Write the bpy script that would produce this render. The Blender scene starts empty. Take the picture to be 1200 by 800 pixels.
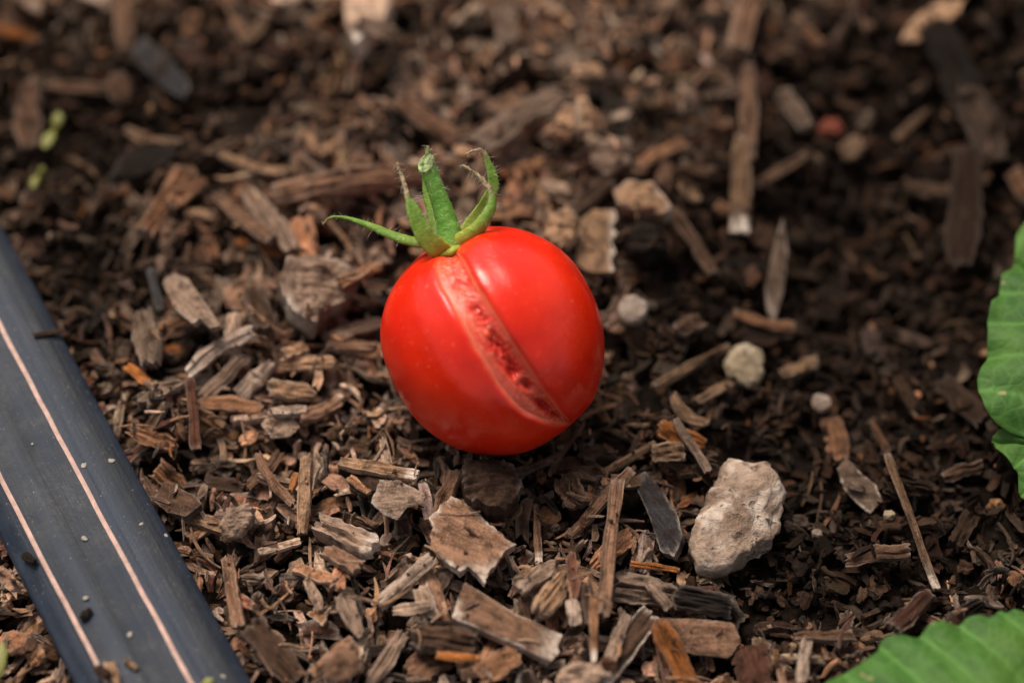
import bpy, math, random
import numpy as np
from mathutils import Vector, Matrix

# ------------------------------------------------------------------ camera, sky, sun
scene = bpy.context.scene
COL = scene.collection
PITCH = math.radians(59)          # looking down at the bed
DIST = 0.325                      # lens to the ground in the middle of the frame
FPX = 2684.0                      # focal length in pixels of a 1200 px wide frame
cam_data = bpy.data.cameras.new('camera')
cam_data.sensor_width = 22.3
cam_data.lens = FPX / 1200 * 22.3
cam_data.clip_start = 0.005
cam_data.clip_end = 50
cam = bpy.data.objects.new('camera', cam_data)
COL.objects.link(cam)
FWD = np.array([0, math.cos(PITCH), -math.sin(PITCH)])
UP = np.array([0, math.sin(PITCH), math.cos(PITCH)])
RIGHT = np.array([1.0, 0, 0])
CAM = -FWD * DIST
cam.location = CAM
cam.rotation_euler = (math.pi / 2 - PITCH, 0, 0)
cam_data.dof.use_dof = True
cam_data.dof.focus_distance = 0.3045
cam_data.dof.aperture_fstop = 3.4
cam_data.dof.aperture_blades = 7
scene.camera = cam

SUN_EL, SUN_AZ = math.radians(56), math.radians(-28)     # azimuth from +Y towards +X
world = bpy.data.worlds.new('World')
scene.world = world
world.use_nodes = True
wn = world.node_tree
wn.nodes.clear()
w_out = wn.nodes.new('ShaderNodeOutputWorld')
w_bg = wn.nodes.new('ShaderNodeBackground')
w_hs = wn.nodes.new('ShaderNodeHueSaturation')
w_sky = wn.nodes.new('ShaderNodeTexSky')
w_sky.sky_type = 'NISHITA'
w_sky.sun_disc = False
w_sky.sun_elevation = SUN_EL
w_sky.sun_rotation = SUN_AZ
w_sky.air_density = 1.0
w_sky.dust_density = 3.0
w_hs.inputs['Saturation'].default_value = 0.30
w_bg.inputs['Strength'].default_value = 0.058
wn.links.new(w_sky.outputs[0], w_hs.inputs['Color'])
wn.links.new(w_hs.outputs[0], w_bg.inputs['Color'])
wn.links.new(w_bg.outputs[0], w_out.inputs['Surface'])

sun_data = bpy.data.lights.new('sun', 'SUN')
sun_data.energy = 2.3
sun_data.angle = math.radians(30)
sun_data.color = (1.0, 0.885, 0.75)
sun = bpy.data.objects.new('sun', sun_data)
COL.objects.link(sun)
sd = Vector((math.sin(SUN_AZ) * math.cos(SUN_EL), math.cos(SUN_AZ) * math.cos(SUN_EL), math.sin(SUN_EL)))
sun.rotation_euler = sd.to_track_quat('Z', 'Y').to_euler()
sun.location = sd * 2

scene.view_settings.view_transform = 'Standard'
scene.view_settings.look = 'None'
scene.view_settings.exposure = 1.05
scene.view_settings.gamma = 1
scene.view_settings.use_curve_mapping = False

rng = np.random.default_rng(11)
random.seed(11)

# ------------------------------------------------------------------ helpers
def ray(px, py):
    d = FWD + RIGHT * ((px - 600) / FPX) + UP * ((400 - py) / FPX)
    return d

def at(px, py, z=0.0):
    """Where the sight line of a photo pixel meets the level z."""
    d = ray(px, py)
    return CAM + d * ((z - CAM[2]) / d[2])

def deep(px, py, depth):
    return CAM + ray(px, py) * depth

def lerp(a, b, t):
    return a + (b - a) * t

def sstep(a, b, x):
    t = np.clip((x - a) / (b - a), 0, 1)
    return t * t * (3 - 2 * t)

def _hash(i, j, k):
    h = (i.astype(np.uint32) * np.uint32(374761393) + j.astype(np.uint32) * np.uint32(668265263)
         + k.astype(np.uint32) * np.uint32(2147483647 - 58))
    h = (h ^ (h >> np.uint32(13))) * np.uint32(1274126177)
    h = h ^ (h >> np.uint32(16))
    return (h & np.uint32(0xffffff)).astype(np.float64) / 0xffffff * 2 - 1

def vnoise(p):
    p = np.asarray(p, float)
    f = np.floor(p)
    t = p - f
    t = t * t * (3 - 2 * t)
    i = f.astype(np.int64)
    r = 0
    for dx in (0, 1):
        for dy in (0, 1):
            for dz in (0, 1):
                w = ((t[..., 0] if dx else 1 - t[..., 0]) * (t[..., 1] if dy else 1 - t[..., 1])
                     * (t[..., 2] if dz else 1 - t[..., 2]))
                r = r + w * _hash(i[..., 0] + dx, i[..., 1] + dy, i[..., 2] + dz)
    return r

def fbm(p, octaves=3, gain=0.5):
    a, s, r = 1.0, 0.0, 0
    p = np.asarray(p, float)
    for o in range(octaves):
        r = r + a * vnoise(p * (2.03 ** o) + o * 17.3)
        s += a
        a *= gain
    return r / s

def xyz(x, y, z):
    x, y, z = np.broadcast_arrays(x, y, z)
    return np.stack([x, y, z], -1).astype(float)

def new_mesh(name, V, F, mat, attrs=None, smooth=True, sharp=None):
    me = bpy.data.meshes.new(name)
    V = np.asarray(V, dtype=np.float32)
    if isinstance(F, np.ndarray):
        n = F.shape[1]
        me.vertices.add(len(V))
        me.vertices.foreach_set('co', V.ravel())
        me.loops.add(F.size)
        me.polygons.add(len(F))
        me.polygons.foreach_set('loop_start', np.arange(0, F.size, n, dtype=np.int32))
        me.loops.foreach_set('vertex_index', F.astype(np.int32).ravel())
        me.update(calc_edges=True)
    else:
        me.from_pydata(V.tolist(), [], [list(map(int, f)) for f in F])
        me.update()
    me.polygons.foreach_set('use_smooth', np.full(len(me.polygons), smooth))
    for k, v in (attrs or {}).items():
        v = np.asarray(v, dtype=np.float32)
        if v.ndim == 1:
            a = me.attributes.new(k, 'FLOAT', 'POINT')
            a.data.foreach_set('value', v)
        else:
            a = me.attributes.new(k, 'FLOAT_VECTOR', 'POINT')
            a.data.foreach_set('vector', v.ravel())
    if smooth and sharp:
        me.set_sharp_from_angle(angle=math.radians(sharp))
    me.materials.append(mat)
    return me

def link(name, me, parent=None, loc=None, rot=None):
    o = bpy.data.objects.new(name, me)
    COL.objects.link(o)
    if parent is not None:
        o.parent = parent
    if loc is not None:
        o.location = loc
    if rot is not None:
        o.rotation_euler = rot
    return o

def tag(o, label, cat, group=None):
    o['label'] = label
    o['category'] = cat
    if group:
        o['group'] = group
    return o

def thing(name, loc, label, cat, group=None):
    return tag(link(name, None, loc=loc), label, cat, group)

# ------------------------------------------------------------------ node materials
class NT:
    def __init__(self, name):
        self.m = bpy.data.materials.new(name)
        self.m.use_nodes = True
        self.t = self.m.node_tree
        self.t.nodes.clear()
        self.out = self.t.nodes.new('ShaderNodeOutputMaterial')
        self.b = self.t.nodes.new('ShaderNodeBsdfPrincipled')
        self.t.links.new(self.b.outputs[0], self.out.inputs['Surface'])
    def n(self, kind, **kw):
        x = self.t.nodes.new(kind)
        for k, v in kw.items():
            setattr(x, k, v)
        return x
    def put(self, sock, v):
        if hasattr(v, 'node'):
            self.t.links.new(v, sock)
        else:
            sock.default_value = v
    def attr(self, name, out='Vector'):
        return self.n('ShaderNodeAttribute', attribute_name=name).outputs[out]
    def obj(self):
        return self.n('ShaderNodeTexCoord').outputs['Object']
    def scale(self, v, s):
        x = self.n('ShaderNodeMapping')
        self.put(x.inputs['Vector'], v)
        x.inputs['Scale'].default_value = s
        return x.outputs[0]
    def noise(self, v, s=1.0, detail=4, rough=0.6, dist=0.0):
        x = self.n('ShaderNodeTexNoise')
        self.put(x.inputs['Vector'], v)
        x.inputs['Scale'].default_value = s
        x.inputs['Detail'].default_value = detail
        x.inputs['Roughness'].default_value = rough
        x.inputs['Distortion'].default_value = dist
        return x.outputs['Fac']
    def ramp(self, f, a, b, lo=0.0, hi=1.0):
        x = self.n('ShaderNodeMapRange')
        x.clamp = True
        self.put(x.inputs['Value'], f)
        for k, v in (('From Min', a), ('From Max', b), ('To Min', lo), ('To Max', hi)):
            x.inputs[k].default_value = v
        return x.outputs[0]
    def math(self, op, a, b=0.0):
        x = self.n('ShaderNodeMath', operation=op)
        self.put(x.inputs[0], a)
        self.put(x.inputs[1], b)
        return x.outputs[0]
    def mix(self, f, a, b, mode='MIX'):
        x = self.n('ShaderNodeMix', data_type='RGBA', blend_type=mode)
        self.put(x.inputs[0], f)
        self.put(x.inputs[6], a)
        self.put(x.inputs[7], b)
        return x.outputs[2]
    def gain(self, c, f):
        x = self.n('ShaderNodeVectorMath', operation='SCALE')
        self.put(x.inputs[0], c)
        self.put(x.inputs['Scale'], f)
        return x.outputs[0]
    def bump(self, h, dist, strength=1.0):
        x = self.n('ShaderNodeBump')
        x.inputs['Distance'].default_value = dist
        x.inputs['Strength'].default_value = strength
        self.put(x.inputs['Height'], h)
        self.put(self.b.inputs['Normal'], x.outputs[0])
    def set(self, **kw):
        for k, v in kw.items():
            self.put(self.b.inputs[k.replace('_', ' ')], v)
        return self.m

def rgba(c):
    return (c[0], c[1], c[2], 1.0)

def make_wood():
    k = NT('weathered_wood')
    lp = k.attr('lp')
    tint = k.attr('tint', 'Color')
    pale = k.attr('pale', 'Fac')
    g = k.noise(k.scale(lp, (380, 2300, 2300)), 1, 6, 0.68, 0.5)
    g2 = k.noise(k.scale(lp, (150, 800, 800)), 1, 4, 0.6, 0.6)
    blot = k.noise(lp, 480, 5, 0.68)
    col = k.gain(tint, k.ramp(g, 0.30, 0.72, 0.60, 1.35))
    col = k.gain(col, k.ramp(g2, 0.32, 0.68, 0.62, 1.30))
    col = k.mix(k.ramp(blot, 0.47, 0.66, 0.0, 0.8), col, rgba((0.016, 0.009, 0.006)))
    spk = k.noise(lp, 3400, 3, 0.7)
    col = k.mix(k.ramp(spk, 0.56, 0.72, 0.0, 0.6), col, k.gain(tint, 2.1))
    col = k.mix(k.ramp(spk, 0.44, 0.30, 0.0, 0.6), col, rgba((0.03, 0.02, 0.014)))
    pf = k.math('MULTIPLY', pale, k.ramp(k.noise(lp, 1300, 4, 0.65), 0.36, 0.56, 0.25, 1.0))
    col = k.mix(pf, col, rgba((0.66, 0.55, 0.46)))
    h = k.math('ADD', k.math('MULTIPLY', g, 0.8), k.math('MULTIPLY', spk, 0.7))
    k.bump(h, 0.00035, 0.8)
    return k.set(Base_Color=col, Roughness=0.85, Specular_IOR_Level=0.08)

def make_crumb():
    k = NT('soil_crumb')
    lp = k.attr('lp')
    tint = k.attr('tint', 'Color')
    a = k.noise(lp, 900, 4, 0.65)
    col = k.gain(tint, k.ramp(a, 0.3, 0.7, 0.5, 1.6))
    k.bump(k.noise(lp, 2600, 4, 0.7), 0.0004, 1.0)
    return k.set(Base_Color=col, Roughness=0.95, Specular_IOR_Level=0.06)

def make_soil():
    k = NT('dark_soil')
    p = k.obj()
    a = k.noise(p, 160, 8, 0.7)
    b = k.noise(p, 900, 5, 0.7)
    col = k.mix(k.ramp(a, 0.35, 0.7), rgba((0.006, 0.0042, 0.003)), rgba((0.018, 0.011, 0.0075)))
    col = k.gain(col, k.ramp(b, 0.3, 0.7, 0.5, 1.5))
    k.bump(b, 0.0012, 1.0)
    return k.set(Base_Color=col, Roughness=0.95, Specular_IOR_Level=0.06)

def make_stone(name, base, dark, light):
    k = NT(name)
    lp = k.attr('lp')
    a = k.noise(lp, 170, 6, 0.65)
    b = k.noise(lp, 900, 5, 0.7)
    pit = k.noise(lp, 520, 3, 0.5)
    col = k.mix(k.ramp(a, 0.38, 0.62), rgba(dark), rgba(base))
    col = k.mix(k.ramp(k.noise(lp, 260, 3, 0.5, 0.4), 0.47, 0.62, 0, 0.9), col, rgba(light))
    col = k.gain(col, k.ramp(b, 0.3, 0.7, 0.72, 1.2))
    col = k.mix(k.ramp(pit, 0.58, 0.70, 0.0, 0.8), col, rgba((0.085, 0.052, 0.034)))
    h = k.math('SUBTRACT', b, k.math('MULTIPLY', k.ramp(pit, 0.6, 0.75), 0.8))
    k.bump(h, 0.0009, 1.0)
    return k.set(Base_Color=col, Roughness=0.85, Specular_IOR_Level=0.3)

def make_skin():
    k = NT('tomato_skin')
    p = k.obj()
    a = k.noise(p, 90, 3, 0.5)
    f = k.noise(p, 2600, 2, 0.5)
    col = k.mix(k.ramp(a, 0.35, 0.65), rgba((0.61, 0.009, 0.0008)), rgba((0.74, 0.023, 0.0018)))
    lip = k.attr('lip', 'Fac')
    col = k.mix(k.math('MULTIPLY', lip, 0.75), col, rgba((0.85, 0.22, 0.12)))
    cal = k.attr('shoulder', 'Fac')
    col = k.mix(k.math('MULTIPLY', cal, 0.5), col, rgba((0.60, 0.06, 0.012)))
    fleck = k.noise(p, 1500, 1, 0.4)
    col = k.mix(k.ramp(fleck, 0.70, 0.76, 0, 0.35), col, rgba((0.85, 0.20, 0.10)))
    dust = k.noise(p, 900, 2, 0.8)
    col = k.mix(k.ramp(dust, 0.765, 0.80, 0, 0.55), col, rgba((0.75, 0.42, 0.30)))
    k.bump(k.math('ADD', f, k.math('MULTIPLY', k.noise(p, 420, 2, 0.5), 3.0)), 0.00003, 0.8)
    return k.set(Base_Color=col, Roughness=k.ramp(k.noise(p, 140, 3, 0.6), 0.35, 0.65, 0.24, 0.36),
                 Specular_IOR_Level=0.46, Subsurface_Weight=0.25, Subsurface_Radius=(1.0, 0.16, 0.05),
                 Subsurface_Scale=0.0016, Coat_Weight=0.07, Coat_Roughness=0.10)

def make_flesh():
    k = NT('tomato_flesh')
    p = k.obj()
    pit = k.attr('pit', 'Fac')
    rim = k.attr('rim', 'Fac')
    a = k.noise(k.scale(k.attr('lp'), (300, 900, 900)), 1, 5, 0.65, 0.6)
    b = k.noise(p, 1700, 4, 0.7)
    col = k.mix(k.ramp(a, 0.40, 0.66), rgba((0.62, 0.030, 0.016)), rgba((0.76, 0.13, 0.065)))
    col = k.mix(k.ramp(b, 0.57, 0.68, 0, 0.65), col, rgba((0.88, 0.42, 0.28)))
    col = k.mix(k.math('MULTIPLY', pit, 0.75), col, rgba((0.60, 0.014, 0.008)))
    col = k.mix(k.math('MULTIPLY', rim, k.ramp(a, 0.3, 0.6, 0.35, 0.8)), col, rgba((0.80, 0.120, 0.055)))
    k.bump(k.math('ADD', a, k.math('MULTIPLY', b, 0.6)), 0.0003, 0.8)
    return k.set(Base_Color=col, Roughness=k.ramp(b, 0.4, 0.6, 0.12, 0.30), Specular_IOR_Level=0.65,
                 Subsurface_Weight=0.5, Subsurface_Radius=(1.0, 0.22, 0.12), Subsurface_Scale=0.0014)

def make_green(name, base, light, dry):
    k = NT(name)
    p = k.obj()
    t = k.attr('dry', 'Fac')
    y = k.attr('yellow', 'Fac')
    a = k.noise(p, 900, 4, 0.65)
    col = k.mix(k.ramp(a, 0.3, 0.7), rgba(base), rgba(light))
    col = k.mix(y, col, rgba((0.36, 0.34, 0.035)))
    dcol = k.mix(k.ramp(k.noise(p, 1500, 3, 0.6), 0.35, 0.65), rgba((0.06, 0.04, 0.02)), rgba(dry))
    col = k.mix(t, col, dcol)
    k.bump(k.noise(p, 3200, 3, 0.6), 0.00018, 0.8)
    return k.set(Base_Color=col, Roughness=0.5, Specular_IOR_Level=0.4,
                 Subsurface_Weight=0.2, Subsurface_Radius=(0.5, 1.0, 0.2), Subsurface_Scale=0.0006)

def make_leaf():
    k = NT('leaf_blade')
    p = k.obj()
    vein = k.attr('vein', 'Fac')
    a = k.noise(p, 130, 4, 0.6)
    b = k.noise(p, 1400, 4, 0.65)
    col = k.mix(k.ramp(a, 0.35, 0.65), rgba((0.026, 0.088, 0.013)), rgba((0.058, 0.150, 0.022)))
    col = k.gain(col, k.ramp(b, 0.3, 0.7, 0.78, 1.2))
    col = k.mix(k.math('MULTIPLY', vein, 0.5), col, rgba((0.16, 0.36, 0.07)))
    col = k.mix(k.ramp(k.noise(p, 60, 3, 0.6), 0.45, 0.7, 0, 0.5), col, rgba((0.085, 0.155, 0.018)))
    spot = k.noise(p, 330, 1, 0.4)
    col = k.mix(k.ramp(spot, 0.74, 0.77, 0, 0.75), col, rgba((0.34, 0.27, 0.14)))
    vo = k.n('ShaderNodeTexVoronoi', feature='DISTANCE_TO_EDGE')
    k.put(vo.inputs['Vector'], k.scale(p, (1, 1, 0.05)))
    vo.inputs['Scale'].default_value = 420
    net = k.ramp(vo.outputs['Distance'], 0.0, 0.16, 1.0, 0.0)
    col = k.mix(k.math('MULTIPLY', net, 0.18), col, rgba((0.13, 0.27, 0.06)))
    k.bump(k.math('SUBTRACT', b, k.math('MULTIPLY', net, 0.6)), 0.00016, 0.7)
    k.set(Base_Color=col, Roughness=0.6, Specular_IOR_Level=0.25)
    tr = k.n('ShaderNodeBsdfTranslucent')
    k.put(tr.inputs['Color'], k.gain(col, 1.3))
    mx = k.n('ShaderNodeMixShader')
    mx.inputs[0].default_value = 0.25
    k.t.links.new(k.b.outputs[0], mx.inputs[1])
    k.t.links.new(tr.outputs[0], mx.inputs[2])
    k.t.links.new(mx.outputs[0], k.out.inputs['Surface'])
    return k.m

def make_tape():
    k = NT('black_polyethylene')
    p = k.attr('lp')
    streak = k.noise(k.scale(p, (14, 700, 700)), 1, 4, 0.6)
    dust = k.noise(p, 190, 5, 0.7)
    grain = k.noise(p, 1900, 3, 0.6)
    band = k.noise(k.scale(p, (3, 330, 330)), 1, 3, 0.5)
    col = k.mix(k.ramp(dust, 0.42, 0.72, 0, 0.55), rgba((0.008, 0.012, 0.021)), rgba((0.027, 0.034, 0.050)))
    col = k.mix(k.ramp(streak, 0.5, 0.7, 0, 0.35), col, rgba((0.030, 0.034, 0.042)))
    col = k.mix(k.ramp(grain, 0.66, 0.74, 0, 0.5), col, rgba((0.22, 0.18, 0.145)))
    col = k.gain(col, k.ramp(band, 0.35, 0.65, 0.6, 1.7))
    k.bump(k.math('ADD', k.math('ADD', streak, k.math('MULTIPLY', band, 2.0)), k.math('MULTIPLY', grain, 0.4)), 0.00016, 0.8)
    return k.set(Base_Color=col, Roughness=k.ramp(dust, 0.35, 0.7, 0.48, 0.68), Specular_IOR_Level=0.22)

def make_plain(name, c, rough=0.7, amt=0.3, sc=900):
    k = NT(name)
    p = k.obj()
    a = k.noise(p, sc, 4, 0.6)
    col = k.gain(k.mix(0.0, rgba(c), rgba(c)), k.ramp(a, 0.3, 0.7, 1 - amt, 1 + amt))
    k.bump(a, 0.0002, 0.6)
    return k.set(Base_Color=col, Roughness=rough, Specular_IOR_Level=0.35)

WOOD = make_wood()
CRUMB = make_crumb()
SOIL = make_soil()
SKIN = make_skin()
FLESH = make_flesh()
GREEN = make_green('calyx_green', (0.085, 0.175, 0.014), (0.19, 0.31, 0.035), (0.38, 0.27, 0.15))
STEMGREEN = make_green('stem_green', (0.085, 0.235, 0.022), (0.17, 0.37, 0.055), (0.30, 0.46, 0.15))
LEAF = make_leaf()
TAPE = make_tape()
STRIPE = make_plain('pink_stripe', (0.40, 0.25, 0.205), 0.55, 0.25, 700)
HAIR = make_plain('pale_hair', (0.45, 0.46, 0.36), 0.5, 0.1)

TINT = {
    'brown': (0.240, 0.130, 0.080), 'grey': (0.255, 0.168, 0.120), 'warm': (0.285, 0.135, 0.070),
    'dark': (0.056, 0.031, 0.020), 'black': (0.016, 0.012, 0.010), 'pale': (0.46, 0.305, 0.215),
    'orange': (0.50, 0.170, 0.045), 'slate': (0.045, 0.042, 0.044), 'tan': (0.41, 0.240, 0.140),
    'red': (0.130, 0.054, 0.034), 'ash': (0.36, 0.255, 0.195),
}

# ------------------------------------------------------------------ the soil and its height map
CELL = 0.0003
X0, X1, Y0, Y1 = -0.115, 0.115, -0.085, 0.105
NX, NY = int((X1 - X0) / CELL), int((Y1 - Y0) / CELL)

def blob(px, py, r, x, y):
    c = at(px, py)
    return np.exp(-((x - c[0]) ** 2 + (y - c[1]) ** 2) / (2 * (r * 0.121e-3) ** 2))

def terrain(x, y):
    x, y = np.asarray(x, float), np.asarray(y, float)
    z = -0.0075 * blob(1050, 260, 170, x, y) - 0.004 * blob(1000, 480, 130, x, y) - 0.004 * blob(80, 120, 130, x, y)
    z = z + 0.0022 * fbm(xyz(x * 38, y * 38, 0.3), 3) + 0.0008 * fbm(xyz(x * 210, y * 210, 4.0), 3)
    far = np.maximum(np.hypot(x, y) - 0.3, 0)
    return z + 0.012 * far * fbm(xyz(x * 3, y * 3, 9.0), 2)

def damp_and_shade(x, y):
    """Moist dark soil and painted shade (1) against the dry mulch (0)."""
    w = (1.25 * blob(1030, 260, 200, x, y) + 1.1 * blob(1090, 520, 150, x, y) + 0.95 * blob(950, 640, 95, x, y)  # damp soil, spread wider to paint the darker periphery
         + 1.0 * blob(60, 130, 150, x, y) + 0.8 * blob(110, 360, 90, x, y) + 0.6 * blob(650, 570, 60, x, y)  # last one paints the tomato's shadow in front of it
         + 0.5 * blob(740, 470, 70, x, y) + 0.9 * blob(1180, 60, 170, x, y) + 0.65 * blob(300, 110, 100, x, y)  # first one paints the tomato's shadow on its right
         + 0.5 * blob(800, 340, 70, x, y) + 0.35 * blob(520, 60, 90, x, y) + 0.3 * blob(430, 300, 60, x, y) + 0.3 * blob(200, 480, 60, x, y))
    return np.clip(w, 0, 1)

fine = np.arange(-0.125, 0.1251, 0.0008)
out = np.array([0.14, 0.16, 0.2, 0.26, 0.35, 0.5, 0.7, 1.0, 1.5, 2.2, 3.0])
line = np.concatenate([-out[::-1], fine, out])
gx, gy = np.meshgrid(line, line, indexing='ij')
n = len(line)
idx = np.arange(n * n).reshape(n, n)
F = np.stack([idx[:-1, :-1], idx[1:, :-1], idx[1:, 1:], idx[:-1, 1:]], -1).reshape(-1, 4)
ground = link('ground', new_mesh('ground', np.stack([gx, gy, terrain(gx, gy)], -1).reshape(-1, 3), F, SOIL))
ground['kind'] = 'structure'

hx = X0 + (np.arange(NX) + 0.5) * CELL
hy = Y0 + (np.arange(NY) + 0.5) * CELL
HX, HY = np.meshgrid(hx, hy, indexing='ij')
H = terrain(HX, HY)
CEIL = np.full_like(H, 10.0)          # undersides of the things that already stand there

def cells(x, y):
    i = np.clip(((x - X0) / CELL).astype(int), 1, NX - 2)
    j = np.clip(((y - Y0) / CELL).astype(int), 1, NY - 2)
    return i, j

def settle(T, B, x, y, yaw, roll=0.0, pitch=0.0, sink=72, tilt=0.5, ceil=True, lift=0.0):
    """Let a chip (top points T, under points B, own frame) come to rest on what lies there; returns its matrix."""
    c, s = math.cos(yaw), math.sin(yaw)
    bx, by = B[:, 0] * c - B[:, 1] * s, B[:, 0] * s + B[:, 1] * c
    i, j = cells(bx + x, by + y)
    h = H[i, j]
    hm = h.mean()
    sx = float((bx * (h - hm)).sum() / ((bx * bx).sum() + 1e-12))
    sy = float((by * (h - hm)).sum() / ((by * by).sum() + 1e-12))
    m = math.hypot(sx, sy)
    if m > tilt:
        sx, sy = sx * tilt / m, sy * tilt / m
    nz = np.array([-sx, -sy, 1.0])
    nz /= np.linalg.norm(nz)
    ax = np.array([c, s, 0.0])
    ax -= nz * ax.dot(nz)
    ax /= np.linalg.norm(ax)
    ay = np.cross(nz, ax)
    R = np.stack([ax, ay, nz], 1)
    cr, sr, cp, sp = math.cos(roll), math.sin(roll), math.cos(pitch), math.sin(pitch)
    R = R @ np.array([[cp, 0, sp], [0, 1, 0], [-sp, 0, cp]]) @ np.array([[1, 0, 0], [0, cr, -sr], [0, sr, cr]])
    P = B @ R.T
    i, j = cells(P[:, 0] + x, P[:, 1] + y)
    z = float(np.percentile(H[i, j] - P[:, 2], sink)) + lift
    Q = T @ R.T
    i, j = cells(Q[:, 0] + x, Q[:, 1] + y)
    top = Q[:, 2] + z
    if ceil and (top > CEIL[i, j] - 0.0001).any():
        return None
    for a in (-1, 0, 1):
        for b in (-1, 0, 1):
            np.maximum.at(H, (i + a, j + b), top)
    return R, np.array([x, y, z])

# ------------------------------------------------------------------ chip shapes
def grid_faces(nx, ny):
    def t(i, j):
        return i * (ny + 1) + j
    N = (nx + 1) * (ny + 1)
    f = []
    for i in range(nx):
        for j in range(ny):
            f.append((t(i, j), t(i + 1, j), t(i + 1, j + 1), t(i, j + 1)))
            f.append((N + t(i, j), N + t(i, j + 1), N + t(i + 1, j + 1), N + t(i + 1, j)))
    for i in range(nx):
        f.append((N + t(i, 0), N + t(i + 1, 0), t(i + 1, 0), t(i, 0)))
        f.append((N + t(i + 1, ny), N + t(i, ny), t(i, ny), t(i + 1, ny)))
    for j in range(ny):
        f.append((N + t(0, j + 1), N + t(0, j), t(0, j), t(0, j + 1)))
        f.append((N + t(nx, j), N + t(nx, j + 1), t(nx, j + 1), t(nx, j)))
    return np.array(f)

FACES = {}

def split_chip(L, W, T, nx, ny, seed, jag=0.10, taper=0.35, bend=0.0, side=0.0, fibre=0.12, rnd=0.35, tips=(0, 0)):
    """A split piece of wood along local X. Returns top, under, rim paleness."""
    if (nx, ny) not in FACES:
        FACES[(nx, ny)] = grid_faces(nx, ny)
    u = np.linspace(-1, 1, nx + 1)[:, None]
    v = np.linspace(-1, 1, ny + 1)[None, :]
    s = seed * 7.13
    e0 = jag * (vnoise(xyz(v * 3.1, s, 1.0)) + 0.7 * vnoise(xyz(v * 9.0, s, 2.0)))
    e1 = jag * (vnoise(xyz(v * 3.1, s, 5.0)) + 0.7 * vnoise(xyz(v * 9.0, s, 6.0)))
    x = u * (1 + np.where(u < 0, e0, e1) * np.abs(u) ** 3) * L / 2
    ta = taper * (0.5 + 0.5 * vnoise(xyz(np.array([1.0]), s, 20.0)))[0]
    tb = taper * (0.5 + 0.5 * vnoise(xyz(np.array([5.0]), s, 23.0)))[0]
    wp = 1 - np.where(u < 0, ta, tb) * np.abs(u) ** 2.2 + 0.16 * vnoise(xyz(u * 2.3, s, 8.0)) + 0.07 * vnoise(xyz(u * 8, s, 9.0))
    edge = 1 + 0.10 * np.abs(v) * vnoise(xyz(u * 6, np.sign(v) * 3 + s, 11.0))
    y = v * W / 2 * wp * edge + 0.10 * W * vnoise(xyz(u * 1.6, s, 12.0)) + side * L * (u * u - 0.4)
    prof = 1 - rnd * np.abs(v) ** 3 - 0.22 * np.abs(u) ** 5
    fib = fibre * (vnoise(xyz(u * 1.2 + v * 0.4, v * 4.5 + s, 14.0)) + 0.6 * vnoise(xyz(u * 2.2, v * 10 + s, 15.0)))
    zt = T / 2 * (prof + 1.6 * fib)
    zb = -T / 2 * (prof + 1.2 * fibre * vnoise(xyz(u * 2, v * 3 + s, 17.0)))
    bz = bend * L * (u * u - 0.35) + 0.015 * L * vnoise(xyz(u * 2.0, s, 19.0))
    xb = x * (1 + 0.03 * vnoise(xyz(v * 3, s, 31.0)) * np.abs(u) ** 3)
    top = np.stack(np.broadcast_arrays(x + 0 * v, y, zt + bz), -1).reshape(-1, 3)
    und = np.stack(np.broadcast_arrays(xb + 0 * v, y * 0.97, zb + bz), -1).reshape(-1, 3)
    rim = np.maximum(sstep(0.72, 1.0, np.abs(v)) + 0 * u, sstep(0.86, 1.0, np.abs(u)) + 0 * v)
    tip = tips[0] * sstep(-0.45, -0.95, u) + tips[1] * sstep(0.45, 0.95, u) + 0 * v
    return top, und, np.maximum(0.5 * rim, tip).reshape(-1)

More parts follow.
